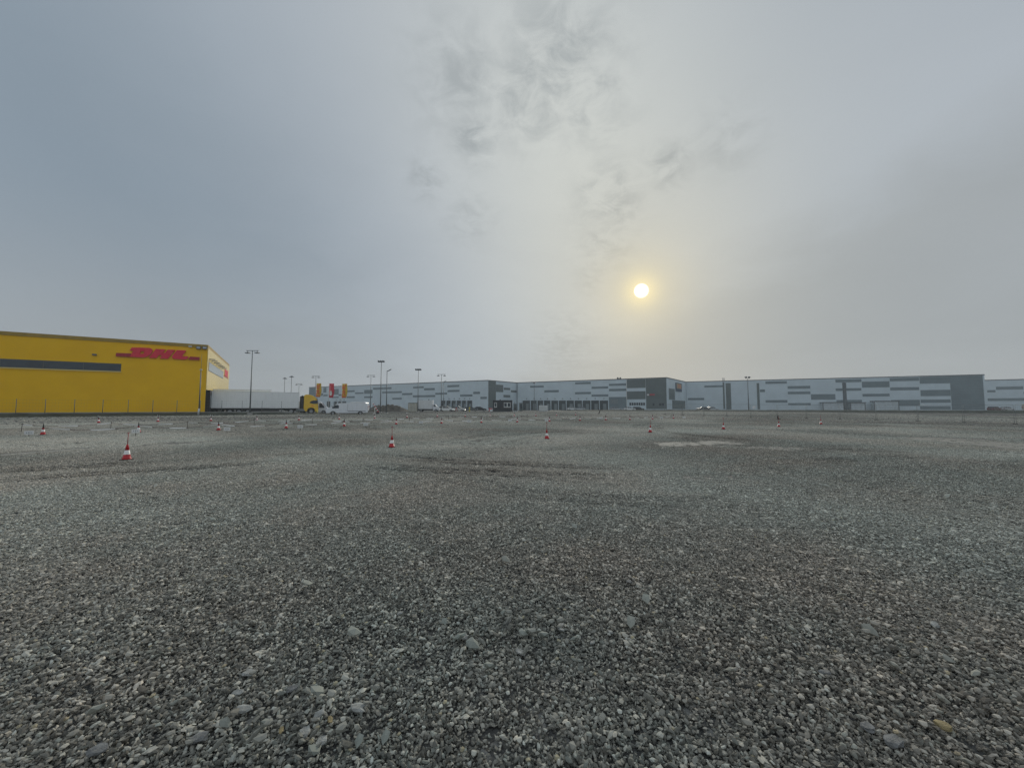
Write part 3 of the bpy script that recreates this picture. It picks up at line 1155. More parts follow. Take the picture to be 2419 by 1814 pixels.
# ------------------------------------------------------------------ yellow warehouse
DR = 12.2
pc = on_z(491, 815, DR)
pl = on_z(0, 782, DR)
dl = (pc - pl).normalized()
pl2 = pc - dl * 62.0
ps = on_z(535.4, 862.6, DR)
sdir = Vector((-dl.y, dl.x, 0))
ps = pc + sdir * 34.0
fy = Facade(pl2, pc)
fs = Facade(pc, ps)
yw = thing('yellow_warehouse', 'bright yellow logistics hall with red lettering and a dark ribbon window', 'warehouse')
mb = B(M_YEL)
o = B(M_YEL).box(0.0, 62.0, -33.6, 0.0, 0.3, DR - 0.5).build('wall', yw)
o.matrix_local = local_frame(fy)
o = B(M_YELTRIM).box(-0.1, 62.06, -33.7, 0.10, DR - 0.5, DR).build('parapet', yw)
o.matrix_local = local_frame(fy)
roof = B(M_ROOF).box(0.3, 61.6, -33.2, -0.3, DR + 0.004, DR + 0.05).build('roof', yw)
roof.matrix_local = local_frame(fy)
for (uu, yy) in ((7.0, -6), (24.0, -8), (37.0, -7), (45.0, -12)):
    B(M_GLASS2).box(uu, uu + 2.4, yy - 1.2, yy + 1.2, DR + 0.05, DR + 0.75, 0.15).build('rooflight', roof)
# ribbon window: frame, panes
uL = 8.0
u1, zt = fy.uz(286.5, 859.5)
_, zb = fy.uz(286.5, 877.5)
fr = B(M_TRIM).box(uL, u1, -0.02, 0.05, zb, zt).build('ribbon_window', yw)
fr.matrix_local = local_frame(fy)
npan = 11
wpan = (u1 - uL) / npan
for i in range(npan):
    B(M_GLASS).box(uL + i * wpan + 0.05, uL + (i + 1) * wpan - 0.05, 0.055, 0.075, zb + 0.08, zt - 0.08).build('pane', fr)
B(M_YELP).box(uL - 0.05, u1 + 0.05, -0.01, 0.14, zb - 0.14, zb - 0.003).build('sill', fr)
# lettering and stripes, cut from thick plate
def z2(pts):
    return [fy.uz(260 + x / 7.373, 790 + y / 7.373) for x, y in pts]


def letter(pts, name, m=M_RED, parent=None, holes=()):
    mb_ = MB().use(m)
    uzp = z2(pts)
    mb_.poly_prism([(u, 0.10, z) for u, z in uzp], (0, 0.16, 0))
    return mb_.build(name, parent)


logo = bpy.data.objects.new('wall_lettering', None)
link(logo, yw)
logo.matrix_local = local_frame(fy)
logo['label'] = 'red slanted capital letters DHL between two red stripes'
letter([(118, 325), (372, 334), (345, 393), (108, 382)], 'stripe', M_REDD, logo)
letter([(1398, 388), (1562, 398), (1562, 449), (1368, 441)], 'stripe', M_REDD, logo)
letter([(388, 231), (560, 233), (690, 238), (732, 252), (746, 278), (738, 312), (716, 347), (672, 380), (610, 402), (560, 404), (345, 394), (412, 291),
        (528, 340), (590, 344), (606, 300), (546, 296), (528, 340), (412, 291), (352, 281)], 'letter_d', M_RED, logo)
letter([(806, 256), (972, 264), (925, 322), (972, 324), (1004, 268), (1140, 272), (1072, 352), (1012, 428), (868, 420), (912, 366), (856, 362), (812, 416), (682, 410)], 'letter_h', M_RED, logo)
letter([(1172, 274), (1332, 284), (1258, 380), (1372, 388), (1338, 434), (1290, 440), (1120, 430), (1088, 412), (1084, 386), (1110, 352)], 'letter_l', M_RED, logo)
# floodlights at the corner, small wall lamps
for (x, y) in ((1545, 235), (1652, 238)):
    u, z = z2([(x, y)])[0]
    fl = B(M_LAMP).box(u - 0.30, u + 0.30, 0.02, 0.40, z - 0.22, z + 0.22, 0.03).build('floodlight', yw)
    fl.matrix_local = local_frame(fy)
    B(M_GLASS2).box(u - 0.22, u + 0.22, 0.405, 0.42, z - 0.15, z + 0.15).build('lens', fl)
for (x, y, m_) in ((1400, 213, M_FRAME), (-265, 355, M_LAMP)):
    u, z = z2([(x, y)])[0]
    o = B(m_).box(u - 0.22, u + 0.22, 0.0, 0.30, z - 0.10, z + 0.12, 0.03).build('wall_lamp', yw)
    o.matrix_local = local_frame(fy)
# side wall: pale vertical panels with open joints
L_ = fs.len
npn = 12
_, zdock = fs.uz(500, 926)
zdock = 4.75
for i in range(npn):
    face_part(fs, 'cladding_panel', yw, M_YELP, i * L_ / npn + 0.03, (i + 1) * L_ / npn - 0.03, zdock, DR - 0.52, 0.09, 0.0)
face_part(fs, 'plinth_wall', yw, M_SEAL, 0.25, L_ - 0.1, 0.5, zdock - 0.005, 0.03, 0.0)
sw = face_part(fs, 'side_window', yw, M_TRIM, 1.2, 22.0, 8.0, 9.5, 0.12, -0.05)
for i in range(12):
    u = 1.3 + i * 20.6 / 12
    B(M_GLASS2).box(u + 0.04, u + 20.6 / 12 - 0.04, 0.125, 0.14, 8.08, 9.42).build('pane', sw)
for i in range(7):
    face_part(fs, 'wall_lamp', yw, M_LAMP, 1.6 + i * 2.9, 2.2 + i * 2.9, 9.95, 10.05, 0.9, 0.0)
for i in range(6):
    u = 2.2 + i * 5.4
    dk = face_part(fs, 'dock_shelter', yw, M_SEAL, u - 1.7, u + 1.7, 0.75, zdock - 0.05, 0.55, 0.0)
    B(M_DOOR).box(u - 1.25, u + 1.25, 0.551, 0.57, 1.8, zdock - 0.9).build('dock_door', dk)
u_s = 24.5
for k_, ch in enumerate(('D', 'H', 'L')):
    face_part(fs, 'side_letter', yw, M_RED, u_s + k_ * 2.2, u_s + 1.7 + k_ * 2.2, 8.9, 10.3, 0.16, -0.10)
face_part(fs, 'side_stripe', yw, M_REDD, 23.5, 32.0, 8.6, 8.84, 0.14, -0.10)

# ------------------------------------------------------------------ vehicles
def wheel(parent, x, y, r=0.5, wd=0.3, name='wheel'):
    o = B(M_TYRE).tube((x, y - wd / 2, r), (x, y + wd / 2, r), r, n=20).build(name, parent)
    s = -1 if y < 0 else 1
    B(M_RIM).tube((x, y + s * (wd / 2 - 0.02), r), (x, y + s * (wd / 2 + 0.012), r), r * 0.58, n=16).build('rim', o)
    return o


def lorry(loc, rz, tl=13.4):
    t = thing('articulated_lorry', 'lorry with yellow cab and long plain white trailer backed up to the yellow hall', 'lorry', loc, rz)
    # trailer: x from -tl to 0
    B(M_TRAILER).box(-tl, 0, -1.27, 1.27, 1.12, 4.0, 0.03).build('trailer_box', t)
    B(M_FRAME).box(-tl - 0.02, 0.02, -1.285, 1.285, 4.004, 4.05).build('roof_rail', t)
    B(M_CHASSIS).box(-tl + 0.1, -0.2, -0.5, 0.5, 0.8, 1.1).build('trailer_chassis', t)
    B(M_CHASSIS).box(-9.0, -3.2, -1.22, -1.16, 0.55, 1.0).build('side_guard', t)
    for x in (-10.6, -9.3, -8.0):
        for y in (-1.1, 1.1):
            wheel(t, x, y, 0.5, 0.34)
    for y in (-0.9, 0.9):
        B(M_GREYM).box(-2.9, -2.75, y - 0.08, y + 0.08, 0.02, 1.1).build('landing_leg', t)
    # tractor: cab front at +3.4
    B(M_CHASSIS).box(-2.4, 3.0, -0.45, 0.45, 0.62, 0.95).build('tractor_chassis', t)
    for y in (-1.0, 1.0):
        wheel(t, -1.3, y, 0.52, 0.5)
        wheel(t, 2.05, y * 1.08, 0.52, 0.33)
    B(M_GREYM).prof([(-0.55, 0.45), (1.1, 0.45), (1.1, 1.0), (-0.55, 1.0)], -1.24, -0.75, 0.12).build('fuel_tank', t)
    cab = B(M_CABY).prof([(0.75, 0.98), (0.78, 3.45), (0.95, 3.68), (1.35, 3.74), (2.10, 3.60), (2.72, 3.18), (3.02, 2.70), (3.22, 1.70), (3.26, 0.50),
                          (2.72, 0.42), (2.66, 0.85), (2.42, 1.12), (1.95, 1.20), (1.55, 1.08), (1.36, 0.80), (1.32, 0.5), (0.98, 0.5)], -1.25, 1.25, 0.05).build('cab', t)
    B(M_CHASSIS).prof([(0.18, 0.75), (0.72, 0.75), (0.74, 3.35), (0.55, 3.55), (0.18, 3.35)], -1.2, 1.2, 0.03).build('side_fairing', t)
    wnd = [(1.72, 2.10), (1.92, 2.42), (2.35, 2.60), (2.98, 2.62), (3.06, 2.25), (3.08, 1.98), (2.4, 1.92)]
    for y0, y1 in ((-1.262, -1.24), (1.24, 1.262)):
        B(M_GLASS).prof(wnd, y0, y1).build('side_window', cab)
        B(M_TYRE).prof([(1.36, 0.78), (1.55, 1.10), (1.95, 1.24), (2.42, 1.15), (2.68, 0.87), (2.60, 0.83), (2.38, 1.05), (1.95, 1.13), (1.60, 1.02), (1.44, 0.76)], y0 - 0.01, y1 + 0.01).build('wheel_arch', cab)
        B(M_RED).box(2.05, 2.45, y0 - 0.004, y1 + 0.004, 1.52, 1.62).build('door_mark', cab)
    B(M_GLASS).prof([(2.80, 3.10), (3.06, 2.68), (3.21, 1.85), (3.235, 1.85), (3.09, 2.70), (2.83, 3.13)], -1.1, 1.1).build('windscreen', cab)
    B(M_FRAME).prof([(2.70, 3.24), (3.22, 2.92), (3.20, 2.86), (2.68, 3.16)], -1.15, 1.15).build('sun_visor', cab)
    B(M_CHASSIS).box(3.262, 3.30, -1.1, 1.1, 0.55, 1.55).build('grille', cab)
    for y in (-0.95, 0.95):
        B(M_HEAD).box(3.262, 3.31, y - 0.22, y + 0.22, 0.6, 0.85).build('headlight', cab)
        B(M_CHASSIS).box(2.95, 3.10, y * 1.5 - 0.08, y * 1.5 + 0.08, 2.0, 2.7).build('mirror', cab)
    return t


sT = 84.6
rear = uv_pt(u_of(497, sT), sT)
front_pt = uv_pt(u_of(706, sT), sT)
ang_u = math.atan2(UX[1], UX[0])
lorry_o = lorry((front_pt.x, front_pt.y, 0.58), ang_u, (front_pt - rear).length)
# second trailer parked parallel behind
sT2 = 90.0
f2 = uv_pt(u_of(640, sT2), sT2)
t2 = thing('parked_trailer', 'white box trailer parked behind the long white trailer, only its roof showing', 'trailer', (f2.x, f2.y, 0.72), ang_u)
B(M_TRAILER).box(-13.4, 0, -1.27, 1.27, 1.15, 4.42, 0.03).build('trailer_box', t2)
B(M_FRAME).box(-13.42, 0.02, -1.285, 1.285, 4.424, 4.48).build('roof_rail', t2)
B(M_CHASSIS).box(-13.2, -0.2, -0.5, 0.5, 0.8, 1.13).build('trailer_chassis', t2)
for x in (-10.6, -9.3, -8.0):
    for y in (-1.1, 1.1):
        wheel(t2, x, y, 0.5, 0.34)
for y in (-0.9, 0.9):
    B(M_GREYM).box(-2.9, -2.75, y - 0.08, y + 0.08, 0.0, 1.15).build('landing_leg', t2)


def van(label, loc, rz, L=6.2, H=2.65, W=2.0):
    """x forward, origin at the rear on the ground"""
    t = thing('panel_van', label, 'van', loc, rz)
    k_ = L / 6.2
    body = B(M_WHITEV).prof([(0.0, 0.42), (0.0, 1.2), (0.05, H - 0.25), (0.22, H - 0.03), (0.5, H), (4.0 * k_, H), (4.45 * k_, H - 0.08), (4.72 * k_, H - 0.24),
                             (5.42 * k_, 1.46), (5.94 * k_, 1.18), (6.08 * k_, 1.0), (6.16 * k_, 0.70), (6.12 * k_, 0.36), (5.62 * k_, 0.34),
                             (5.50 * k_, 0.62), (5.28 * k_, 0.78), (4.95 * k_, 0.78), (4.74 * k_, 0.62), (4.64 * k_, 0.34), (1.75, 0.34), (1.66, 0.60), (1.42, 0.76),
                             (1.12, 0.76), (0.90, 0.6), (0.80, 0.36)], -W / 2, W / 2, 0.07).build('body', t)
    for y0, y1 in ((-W / 2 - 0.012, -W / 2 + 0.02), (W / 2 - 0.02, W / 2 + 0.012)):
        B(M_GLASS).prof([(4.30 * k_, 1.22), (4.28 * k_, H - 0.50), (4.45 * k_, H - 0.36), (4.68 * k_, H - 0.38), (5.28 * k_, 1.42), (5.22 * k_, 1.18)], y0, y1).build('door_window', body)
        B(M_CHASSIS).box(3.0 * k_, 3.025 * k_, y0, y1, 0.7, H - 0.2).build('door_seam', body)
        B(M_CHASSIS).box(0.4, 3.0 * k_, y0, y1, 0.66, 0.74).build('rub_strip', body)
    ws = [(4.78 * k_, H - 0.36), (4.81 * k_, H - 0.33), (5.42 * k_, 1.50), (5.38 * k_, 1.48)]
    B(M_GLASS).prof([(x + 0.03, z + 0.03) for x, z in ws], -W / 2 + 0.16, W / 2 - 0.16).build('windscreen', body)
    B(M_CHASSIS).box(6.10 * k_, 6.20 * k_, -W / 2 + 0.05, W / 2 - 0.05, 0.36, 0.70, 0.02).build('bumper', body)
    for y in (-W / 2 + 0.2, W / 2 - 0.2):
        B(M_HEAD).box(5.92 * k_, 6.14 * k_, y - 0.14, y + 0.14, 0.86, 1.08, 0.02).build('headlight', body)
        B(M_TAIL).box(-0.03, 0.02, y - 0.07 + (0.12 if y > 0 else -0.12), y + 0.07 + (0.12 if y > 0 else -0.12), 1.0, 1.6).build('tail_light', body)
        B(M_CHASSIS).box(4.80 * k_, 4.95 * k_, y * 1.45 - 0.1, y * 1.45 + 0.1, 1.45, 1.80, 0.02).build('mirror', body)
    for x in (1.27, 5.12 * k_):
        for y in (-W / 2 + 0.13, W / 2 - 0.13):
            wheel(t, x, y, 0.36, 0.24)
    return t


# heading right, nose out beyond the cab
p = at_depth(779, 977.5, 79.0)
a_ = R(20)
van('white panel van with its sloping nose showing beyond the yellow lorry cab', (p.x - 6.1 * math.cos(a_), p.y - 6.1 * math.sin(a_), 0.55), a_, 6.1, 2.5)
p = at_depth(868, 977.5, 71.5)
q = at_depth(781, 977.5, 69.0)
van('long white panel van facing the yellow lorry across the yard edge', (p.x, p.y, 0.46), math.atan2(q.y - p.y, q.x - p.x), 7.0, 2.15)
p = at_depth(868, 970, 84.0)
van('white van standing behind the long white panel van, just its roof showing', (p.x, p.y, 0.72), R(180), 4.6, 2.35)


def car(label, px, py, Y, rz, m, kind='hatch', name='parked_car', group=None):
    p_ = at_depth(px, py, Y)
    t = thing(name, label, 'car', (p_.x, p_.y, YARD_Z), rz, group)
    L, W = 4.5, 1.78
    if kind == 'estate':
        low = [(-2.25, .38), (-2.28, .75), (-2.22, .98), (1.0, .98), (2.0, .82), (2.24, .62), (2.26, .36), (1.85, .30), (1.78, .52), (1.42, .68), (1.06, .52), (1.0, .28),
               (-1.0, .28), (-1.06, .52), (-1.42, .68), (-1.78, .52), (-1.85, .32)]
        top = [(-2.20, .96), (-2.02, 1.38), (-1.6, 1.50), (0.1, 1.50), (0.45, 1.42), (1.22, .97)]
    else:
        low = [(-2.15, .38), (-2.2, .75), (-2.05, .98), (0.9, .97), (2.0, .78), (2.22, .60), (2.24, .36), (1.85, .30), (1.78, .52), (1.42, .68), (1.06, .52), (1.0, .28),
               (-1.0, .28), (-1.06, .52), (-1.42, .68), (-1.78, .52), (-1.85, .32)]
        top = [(-1.95, .97), (-1.35, 1.34), (-0.8, 1.45), (0.0, 1.45), (0.4, 1.36), (1.15, .96)]
    body = B(m).prof(low, -W / 2, W / 2, 0.06).build('body', t)
    gh = B(M_GLASS).prof(top, -W / 2 + 0.14, W / 2 - 0.14, 0.05).build('greenhouse', t)
    x0, x1 = top[2][0] - 0.25, top[3][0] + 0.2
    B(m).box(x0, x1, -W / 2 + 0.13, W / 2 - 0.13, top[2][1] - 0.06, top[2][1] + 0.015, 0.02).build('roof', t)
    for x in (top[0][0] * 0.45, 0.05):
        for y0, y1 in ((-W / 2 + 0.125, -W / 2 + 0.16), (W / 2 - 0.16, W / 2 - 0.125)):
            B(m).box(x - 0.05, x + 0.05, y0, y1, 0.96, top[2][1] - 0.03).build('pillar', gh)
    for x in (-1.42, 1.42):
        for y in (-W / 2 + 0.1, W / 2 - 0.1):
            wheel(t, x, y, 0.32, 0.2)
    for y in (-0.62, 0.62):
        B(M_HEAD).box(2.10, 2.26, y - 0.16, y + 0.16, 0.58, 0.72, 0.02).build('headlight', body)
        B(M_TAIL).box(-2.29, -2.12, y - 0.12, y + 0.12, 0.72, 0.9, 0.02).build('tail_light', body)
    return t


car('white estate car parked in front of the loading bays of the barred warehouse', 1055, 971, 112, R(-6), M_CARW, 'estate')
car('silver saloon car parked nose beside the white estate car', 1083, 971, 119, R(-12), M_CARS)
car('black car with bright windscreen parked between the silver saloon and the dark cabin', 1133, 971, 126, R(10), M_CARK)
car('dark car half hidden behind the yellow bollard', 1112, 971, 122, R(4), M_CARG)
car('white car parked before the middle loading bays of the slate ended warehouse', 1352, 968, 158, R(12), M_CARW)
car('grey car parked beside the white car near the loading bays', 1369, 968, 152, R(170), M_CARS, 'estate')
car('silver car parked under the roller shutter', 1455, 968, 150, R(15), M_CARS, 'estate')
car('white hatchback parked by the office windows of the slate end block', 1487, 968, 152, R(-10), M_CARW)
car('dark estate car beside the white hatchback by the office windows', 1508, 968, 160, R(0), M_CARK, 'estate')
car('grey car parked alone before the long warehouse near its downpipe', 1660, 968.5, 142, R(165), M_CARG)
car('white car tucked in beside the lone grey car', 1682, 968.5, 147, R(10), M_CARS)
car('maroon car parked past the dark end block', 2350, 971, 132, R(15), M_CARR, 'estate')
car('silver car parked behind the maroon car past the dark end block', 2378, 971, 137, R(10), M_CARS)
p = at_depth(2425, 971, 130)
vn = van('beige van parked past the dark end block', (p.x, p.y, YARD_Z), R(12), 5.4, 2.3)
for ch in vn.children:
    if ch.name.startswith('body'):
        ch.data.materials[0] = M_BEIGE

# white box truck and shed beside the soil heap
p = at_depth(987, 972, 100)
bt = thing('box_truck', 'small white box truck parked beside the beige shed', 'truck', (p.x, p.y, YARD_Z), R(4))
B(M_WHITE).box(0, 3.9, -1.05, 1.05, 0.75, 3.0, 0.03).build('cargo_box', bt)
B(M_CHASSIS).box(0.1, 5.2, -0.4, 0.4, 0.45, 0.74).build('chassis', bt)
cb = B(M_WHITEV).prof([(3.96, .45), (3.96, 2.0), (4.5, 2.0), (4.95, 1.35), (5.5, 1.15), (5.55, .45)], -0.9, 0.9, 0.05).build('cab', bt)
B(M_GLASS).prof([(4.15, 1.35), (4.15, 1.85), (4.48, 1.85), (4.8, 1.35)], -0.912, 0.912).build('side_window', cb)
for x in (0.75, 1.5, 2.25, 3.0):
    B(M_FRAME).box(x, x + 0.05, -1.065, -1.051, 0.8, 2.95).build('box_rib', bt)
for x in (1.0, 4.75):
    for y in (-0.85, 0.85):
        wheel(bt, x, y, 0.38, 0.24)
p = at_depth(964, 972, 98)
sh = thing('site_shed', 'weathered beige sheet metal shed between the soil heap and the box truck', 'shed', (p.x, p.y, YARD_Z), R(4))
B(M_BEIGE).box(0, 2.15, 0, 2.2, 0.05, 2.25, 0.02).build('wall', sh)
B(M_GREYM).box(-0.08, 2.23, -0.1, 2.3, 2.254, 2.34).build('roof', sh)
for x in (0.25, 0.62, 0.98, 1.4, 1.8):
    B(M_FRAME).box(x, x + 0.10, -0.03, -0.002, 0.2, 2.15).build('batten', sh)
B(M_CHASSIS).box(0.0, 2.15, 0.1, 2.1, -0.05, 0.045).build('skid', sh)

# soil heap with scrub
def heap(name, label, cat, px0, px1, Y, hgt, wid, m, seed, z=None):
    a, b = at_depth(px0, 972, Y), at_depth(px1, 972, Y)
    n1_, n2_ = 60, 26
    V = []
    for j in range(n2_):
        for i in range(n1_):
            s, t = i / (n1_ - 1), j / (n2_ - 1)
            env = (min(1, 4 * s) * min(1, 4 * (1 - s))) ** 0.7 * (1 - (2 * t - 1) ** 2)
            x = a.x + (b.x - a.x) * s
            y = Y + (t - 0.5) * wid
            nn = mnoise.noise(Vector((x * 0.35, y * 0.35, seed))) * 0.5 + mnoise.noise(Vector((x * 1.3, y * 1.3, seed))) * 0.25 + mnoise.noise(Vector((x * 4, y * 4, seed))) * 0.1
            V.append((x, y, (YARD_Z - 0.1 if z is None else z) + max(0, hgt * env * (0.8 + nn))))
    me_ = grid_mesh(name, np.array(V), n1_, n2_, m)
    o_ = link(bpy.data.objects.new(name, me_))
    return tag(o_, label, cat)


heap('soil_heap', 'low brown heap of bare earth beyond the barrier gate', 'heap', 862, 968, 106, 2.0, 9, M_SOIL, 1.0)
heap('sand_heap', 'flat pale spread of sand at the far edge of the gravel', 'heap', 1288, 1353, 122, 0.42, 4, M_SAND, 4.0, 0.62)

# ------------------------------------------------------------------ site cabin, cabinets
p = at_depth(1164.5, 972, 106)
sc_ = thing('site_cabin', 'dark anthracite site cabin with one narrow and one double white window', 'cabin', (p.x, p.y, YARD_Z - 0.05), R(-2))
WL = 5.25
B(M_CABIN).box(0, WL, 0, 2.6, 0.08, 3.05, 0.03).build('wall', sc_)
B(M_CABIN).box(-0.05, WL + 0.05, -0.06, 2.66, 3.054, 3.2, 0.02).build('roof', sc_)
for (x0, x1, n_) in ((0.38, 1.08, 1), (3.0, 4.85, 2)):
    wf = B(M_FRAME).box(x0, x1, -0.05, 0.02, 1.28, 2.55).build('window', sc_)
    ww = (x1 - x0) / n_
    for i in range(n_):
        B(M_GLASS).box(x0 + i * ww + 0.12, x0 + (i + 1) * ww - 0.12, -0.062, -0.052, 1.42, 2.42).build('pane', wf)
    B(M_FRAME).box(x0 - 0.05, x1 + 0.05, -0.12, -0.051, 1.20, 1.275).build('sill', wf)
for i in range(20):
    B(M_CABIN).box(0.1 + i * 0.262, 0.19 + i * 0.262, -0.025, -0.003, 0.2, 1.15).build('wall_rib', sc_)
for x in (0.2, 2.5, 4.9):
    B(M_CONC).box(x, x + 0.3, 0.1, 2.5, -0.12, 0.075).build('footing_block', sc_)
B(M_GREYM).tube((1.9, 1.2, 3.2), (1.9, 1.2, 3.45), 0.2).build('roof_vent', sc_)
p = at_depth(1227, 972, 112)
k2 = thing('site_booth', 'narrow grey green booth standing beside the dark site cabin', 'booth', (p.x, p.y, YARD_Z), 0.0)
B(M_CLADS).box(0, 0.95, 0, 1.1, 0, 2.4, 0.02).build('wall', k2)
B(M_GLASS).box(0.18, 0.77, -0.02, -0.002, 0.9, 2.1).build('door', k2)
B(M_TRIM).box(-0.06, 1.01, -0.06, 1.16, 2.404, 2.48).build('roof', k2)
p = at_depth(1210, 972, 107)
gn = thing('generator', 'grey steel generator unit standing against the end of the dark site cabin', 'generator', (p.x + 0.35, p.y + 0.3, YARD_Z), 0.0)
B(M_CLADS).box(0, 0.9, 0, 1.4, 0.1, 2.2, 0.03).build('housing', gn)
B(M_TRIM).box(0.1, 0.8, -0.02, -0.002, 0.5, 1.2).build('grille', gn)
B(M_GREYM).tube((0.3, 0.7, 2.2), (0.3, 0.7, 2.7), 0.06).build('exhaust', gn)
for i in range(3):
    pp_ = at_depth(1273.5 + i * 6.9, 968, 112)
    cbn = thing('cabinet', 'tall pale metal cabinet in the row of three before the loading bays', 'cabinet', (pp_.x, pp_.y, YARD_Z), 0.0, 'pale cabinets before the loading bays')
    B(M_WHITE).box(0, 0.80, 0, 0.7, 0.08, 1.75, 0.02).build('housing', cbn)
    B(M_FRAME).box(0.04, 0.76, -0.015, -0.002, 0.14, 1.68).build('door', cbn)
    B(M_CHASSIS).box(0.02, 0.78, 0.02, 0.68, 0, 0.075).build('plinth', cbn)

# red and white notice and small warning boards by the cabin
p = at_depth(1155, 971.5, 104)
nt = thing('notice_board', 'white notice board with a dark red end post beside the dark site cabin', 'sign', (p.x, p.y, YARD_Z), 0.0)
B(M_REDD).box(0, 0.22, -0.03, 0.05, 0, 1.1).build('post', nt)
B(M_BOARD).box(0.26, 0.95, -0.03, 0.02, 0.12, 0.95).build('board', nt)
B(M_RED).box(0.30, 0.90, -0.04, -0.032, 0.70, 0.90).build('print_bar', nt)
for i, dx in enumerate((0, 0.42, 0.85)):
    pp_ = at_depth(1212.5, 971.5, 101)
    kb = thing('marker_block', 'small white marker block at the foot of the dark site cabin', 'marker', (pp_.x + dx, pp_.y, hz1(pp_.x + dx, pp_.y)), 0.2 * i, 'white marker blocks by the cabin')
    B(M_BOARD).prof([(0, 0), (0.28, 0), (0.22, 0.28), (0.06, 0.28)], -0.1, 0.1).build('block', kb)
    B(M_INK).box(0.10, 0.18, -0.108, -0.1005, 0.08, 0.2).build('mark', kb)

# barrier gate: dark red counterweight arm on a housing
p = on_ground(892, 977.5, smooth=True)
bg = thing('barrier_gate', 'red and white lift barrier arm leaning on its black housing', 'barrier', (p.x, p.y, p.z), 0.0)
B(M_CHASSIS).box(-0.28, 0.32, -0.25, 0.25, -0.05, 0.35, 0.02).build('housing', bg)
arm = MB()
P0, P1 = Vector((0.12, 0, 0.3)), Vector((-0.85, 0, 1.95))
for i in range(7):
    arm.use(M_REDD if i % 2 == 0 else M_BOARD)
    arm.tube(P0.lerp(P1, i / 7), P0.lerp(P1, (i + 1) / 7), 0.15 - 0.012 * i, n=8)
arm.build('arm', bg)
B(M_BOARD).lathe([(0.02, 1.75), (0.16, 1.85), (0.16, 2.0), (0.02, 2.1)], 10, -0.95, 0).build('end_disc', bg)
B(M_FRAME).box(-0.62, -0.50, -0.06, 0.06, 0.0, 1.25).build('rest_post', bg)
p = on_ground(1078, 972.2, smooth=True)
rb = thing('barrier_trestle', 'small red and white folding trestle in front of the parked cars', 'barrier', (p.x, p.y, p.z), 0.3)
B(M_CONER).tube((-0.35, 0, 0), (0, 0, 1.15), 0.05).build('leg', rb)
B(M_CONER).tube((0.35, 0, 0), (0, 0, 1.15), 0.05).build('leg', rb)
B(M_REDD).box(-0.22, 0.22, -0.05, 0.05, 0.55, 0.9).build('panel', rb)
B(M_BOARD).box(-0.2, 0.2, -0.06, -0.051, 0.68, 0.78).build('band', rb)

# bollards
for (px, py, Y, h_, lab) in ((684, 979, 72.5, 0.98, 'yellow concrete bollard beside the tractor tank of the lorry'), (748.5, 979.5, 71.5, 0.95, 'yellow concrete bollard in front of the lorry cab'),
                             (1109, 971.5, 106, 1.15, 'yellow bollard standing by the dark half hidden car')):
    p = at_depth(px, py, Y)
    bo = thing('bollard', lab, 'bollard', (p.x, p.y, p.z - 0.25), 0.0)
    B(M_BOLY).lathe([(0.20, 0.02), (0.19, 0.4), (0.18, h_), (0.16, h_ + 0.12), (0.08, h_ + 0.2), (0.01, h_ + 0.22)], 14).build('post', bo)
    B(M_INK).lathe([(0.193, h_ * .55), (0.195, h_ * .56), (0.195, h_ * .72), (0.193, h_ * .73)], 14).build('band', bo)
    B(M_CONC).lathe([(0.30, -0.25), (0.30, 0.0), (0.27, 0.019)], 14).build('base', bo)

# ------------------------------------------------------------------ lamp posts
def lamp(label, px, ytop, Y, style, base=None, thick=1.0, lean=0.0, rz=0.0, group=None):
    top = at_depth(px, ytop, Y)
    z0 = YARD_Z if base is None else base
    H = top.z - z0
    t = thing('lamp_post', label, 'lamp post', (top.x, top.y, z0), rz, group)
    B(M_POLE).tube((0, 0, 0), (0, 0, H), 0.10 * thick, 0.055 * thick, 10).build('pole', t)
    B(M_CONC).box(-0.3, 0.3, -0.3, 0.3, -0.3, 0.16, 0.03).build('base', t)
    if style == 'twin':
        B(M_POLE).box(-1.05, 1.05, -0.05, 0.05, H, H + 0.09).build('crossarm', t)
        for s in (-1, 1):
            f_ = B(M_LAMP).box(s * 0.80 - 0.32, s * 0.80 + 0.32, -0.28, 0.30, H - 0.40, H - 0.28, 0.03).build('floodlight', t)
            B(M_POLE).box(s * 0.80 - 0.04, s * 0.80 + 0.04, -0.04, 0.04, H - 0.282, H).build('bracket', f_)
    elif style == 'flood':
        B(M_POLE).box(-0.75, 0.75, -0.05, 0.05, H, H + 0.08).build('crossarm', t)
        for k_ in range(3):
            f_ = MB().use(M_LAMP)
            x = -0.55 + k_ * 0.5
            f_.prof([(x - 0.22, H + 0.10), (x + 0.22, H + 0.10), (x + 0.26, H + 0.30), (x - 0.18, H + 0.46)], -0.16, 0.16)
            f_.build('floodlight', t)
    elif style == 'street':
        B(M_LAMP).prof([(-0.05, H - 0.02), (0.30, H + 0.04), (0.85, H + 0.34), (0.82, H + 0.46), (0.25, H + 0.16), (-0.05, H + 0.06)], -0.13, 0.13, 0.02).build('lantern', t)
    elif style == 'umbrella':
        B(M_LAMP).lathe([(0.62, H - 0.10), (0.55, H), (0.12, H + 0.25), (0.03, H + 0.3)], 14).build('lantern', t)
    elif style == 'pair':
        for s in (-1, 1):
            B(M_LAMP).lathe([(0.15, H + 0.25), (0.36, H + 0.42), (0.36, H + 0.60), (0.12, H + 0.76)], 12, s * 0.5, 0).build('lantern', t)
        B(M_POLE).box(-0.7, 0.7, -0.05, 0.05, H + 0.17, H + 0.25).build('crossarm', t)
    return t


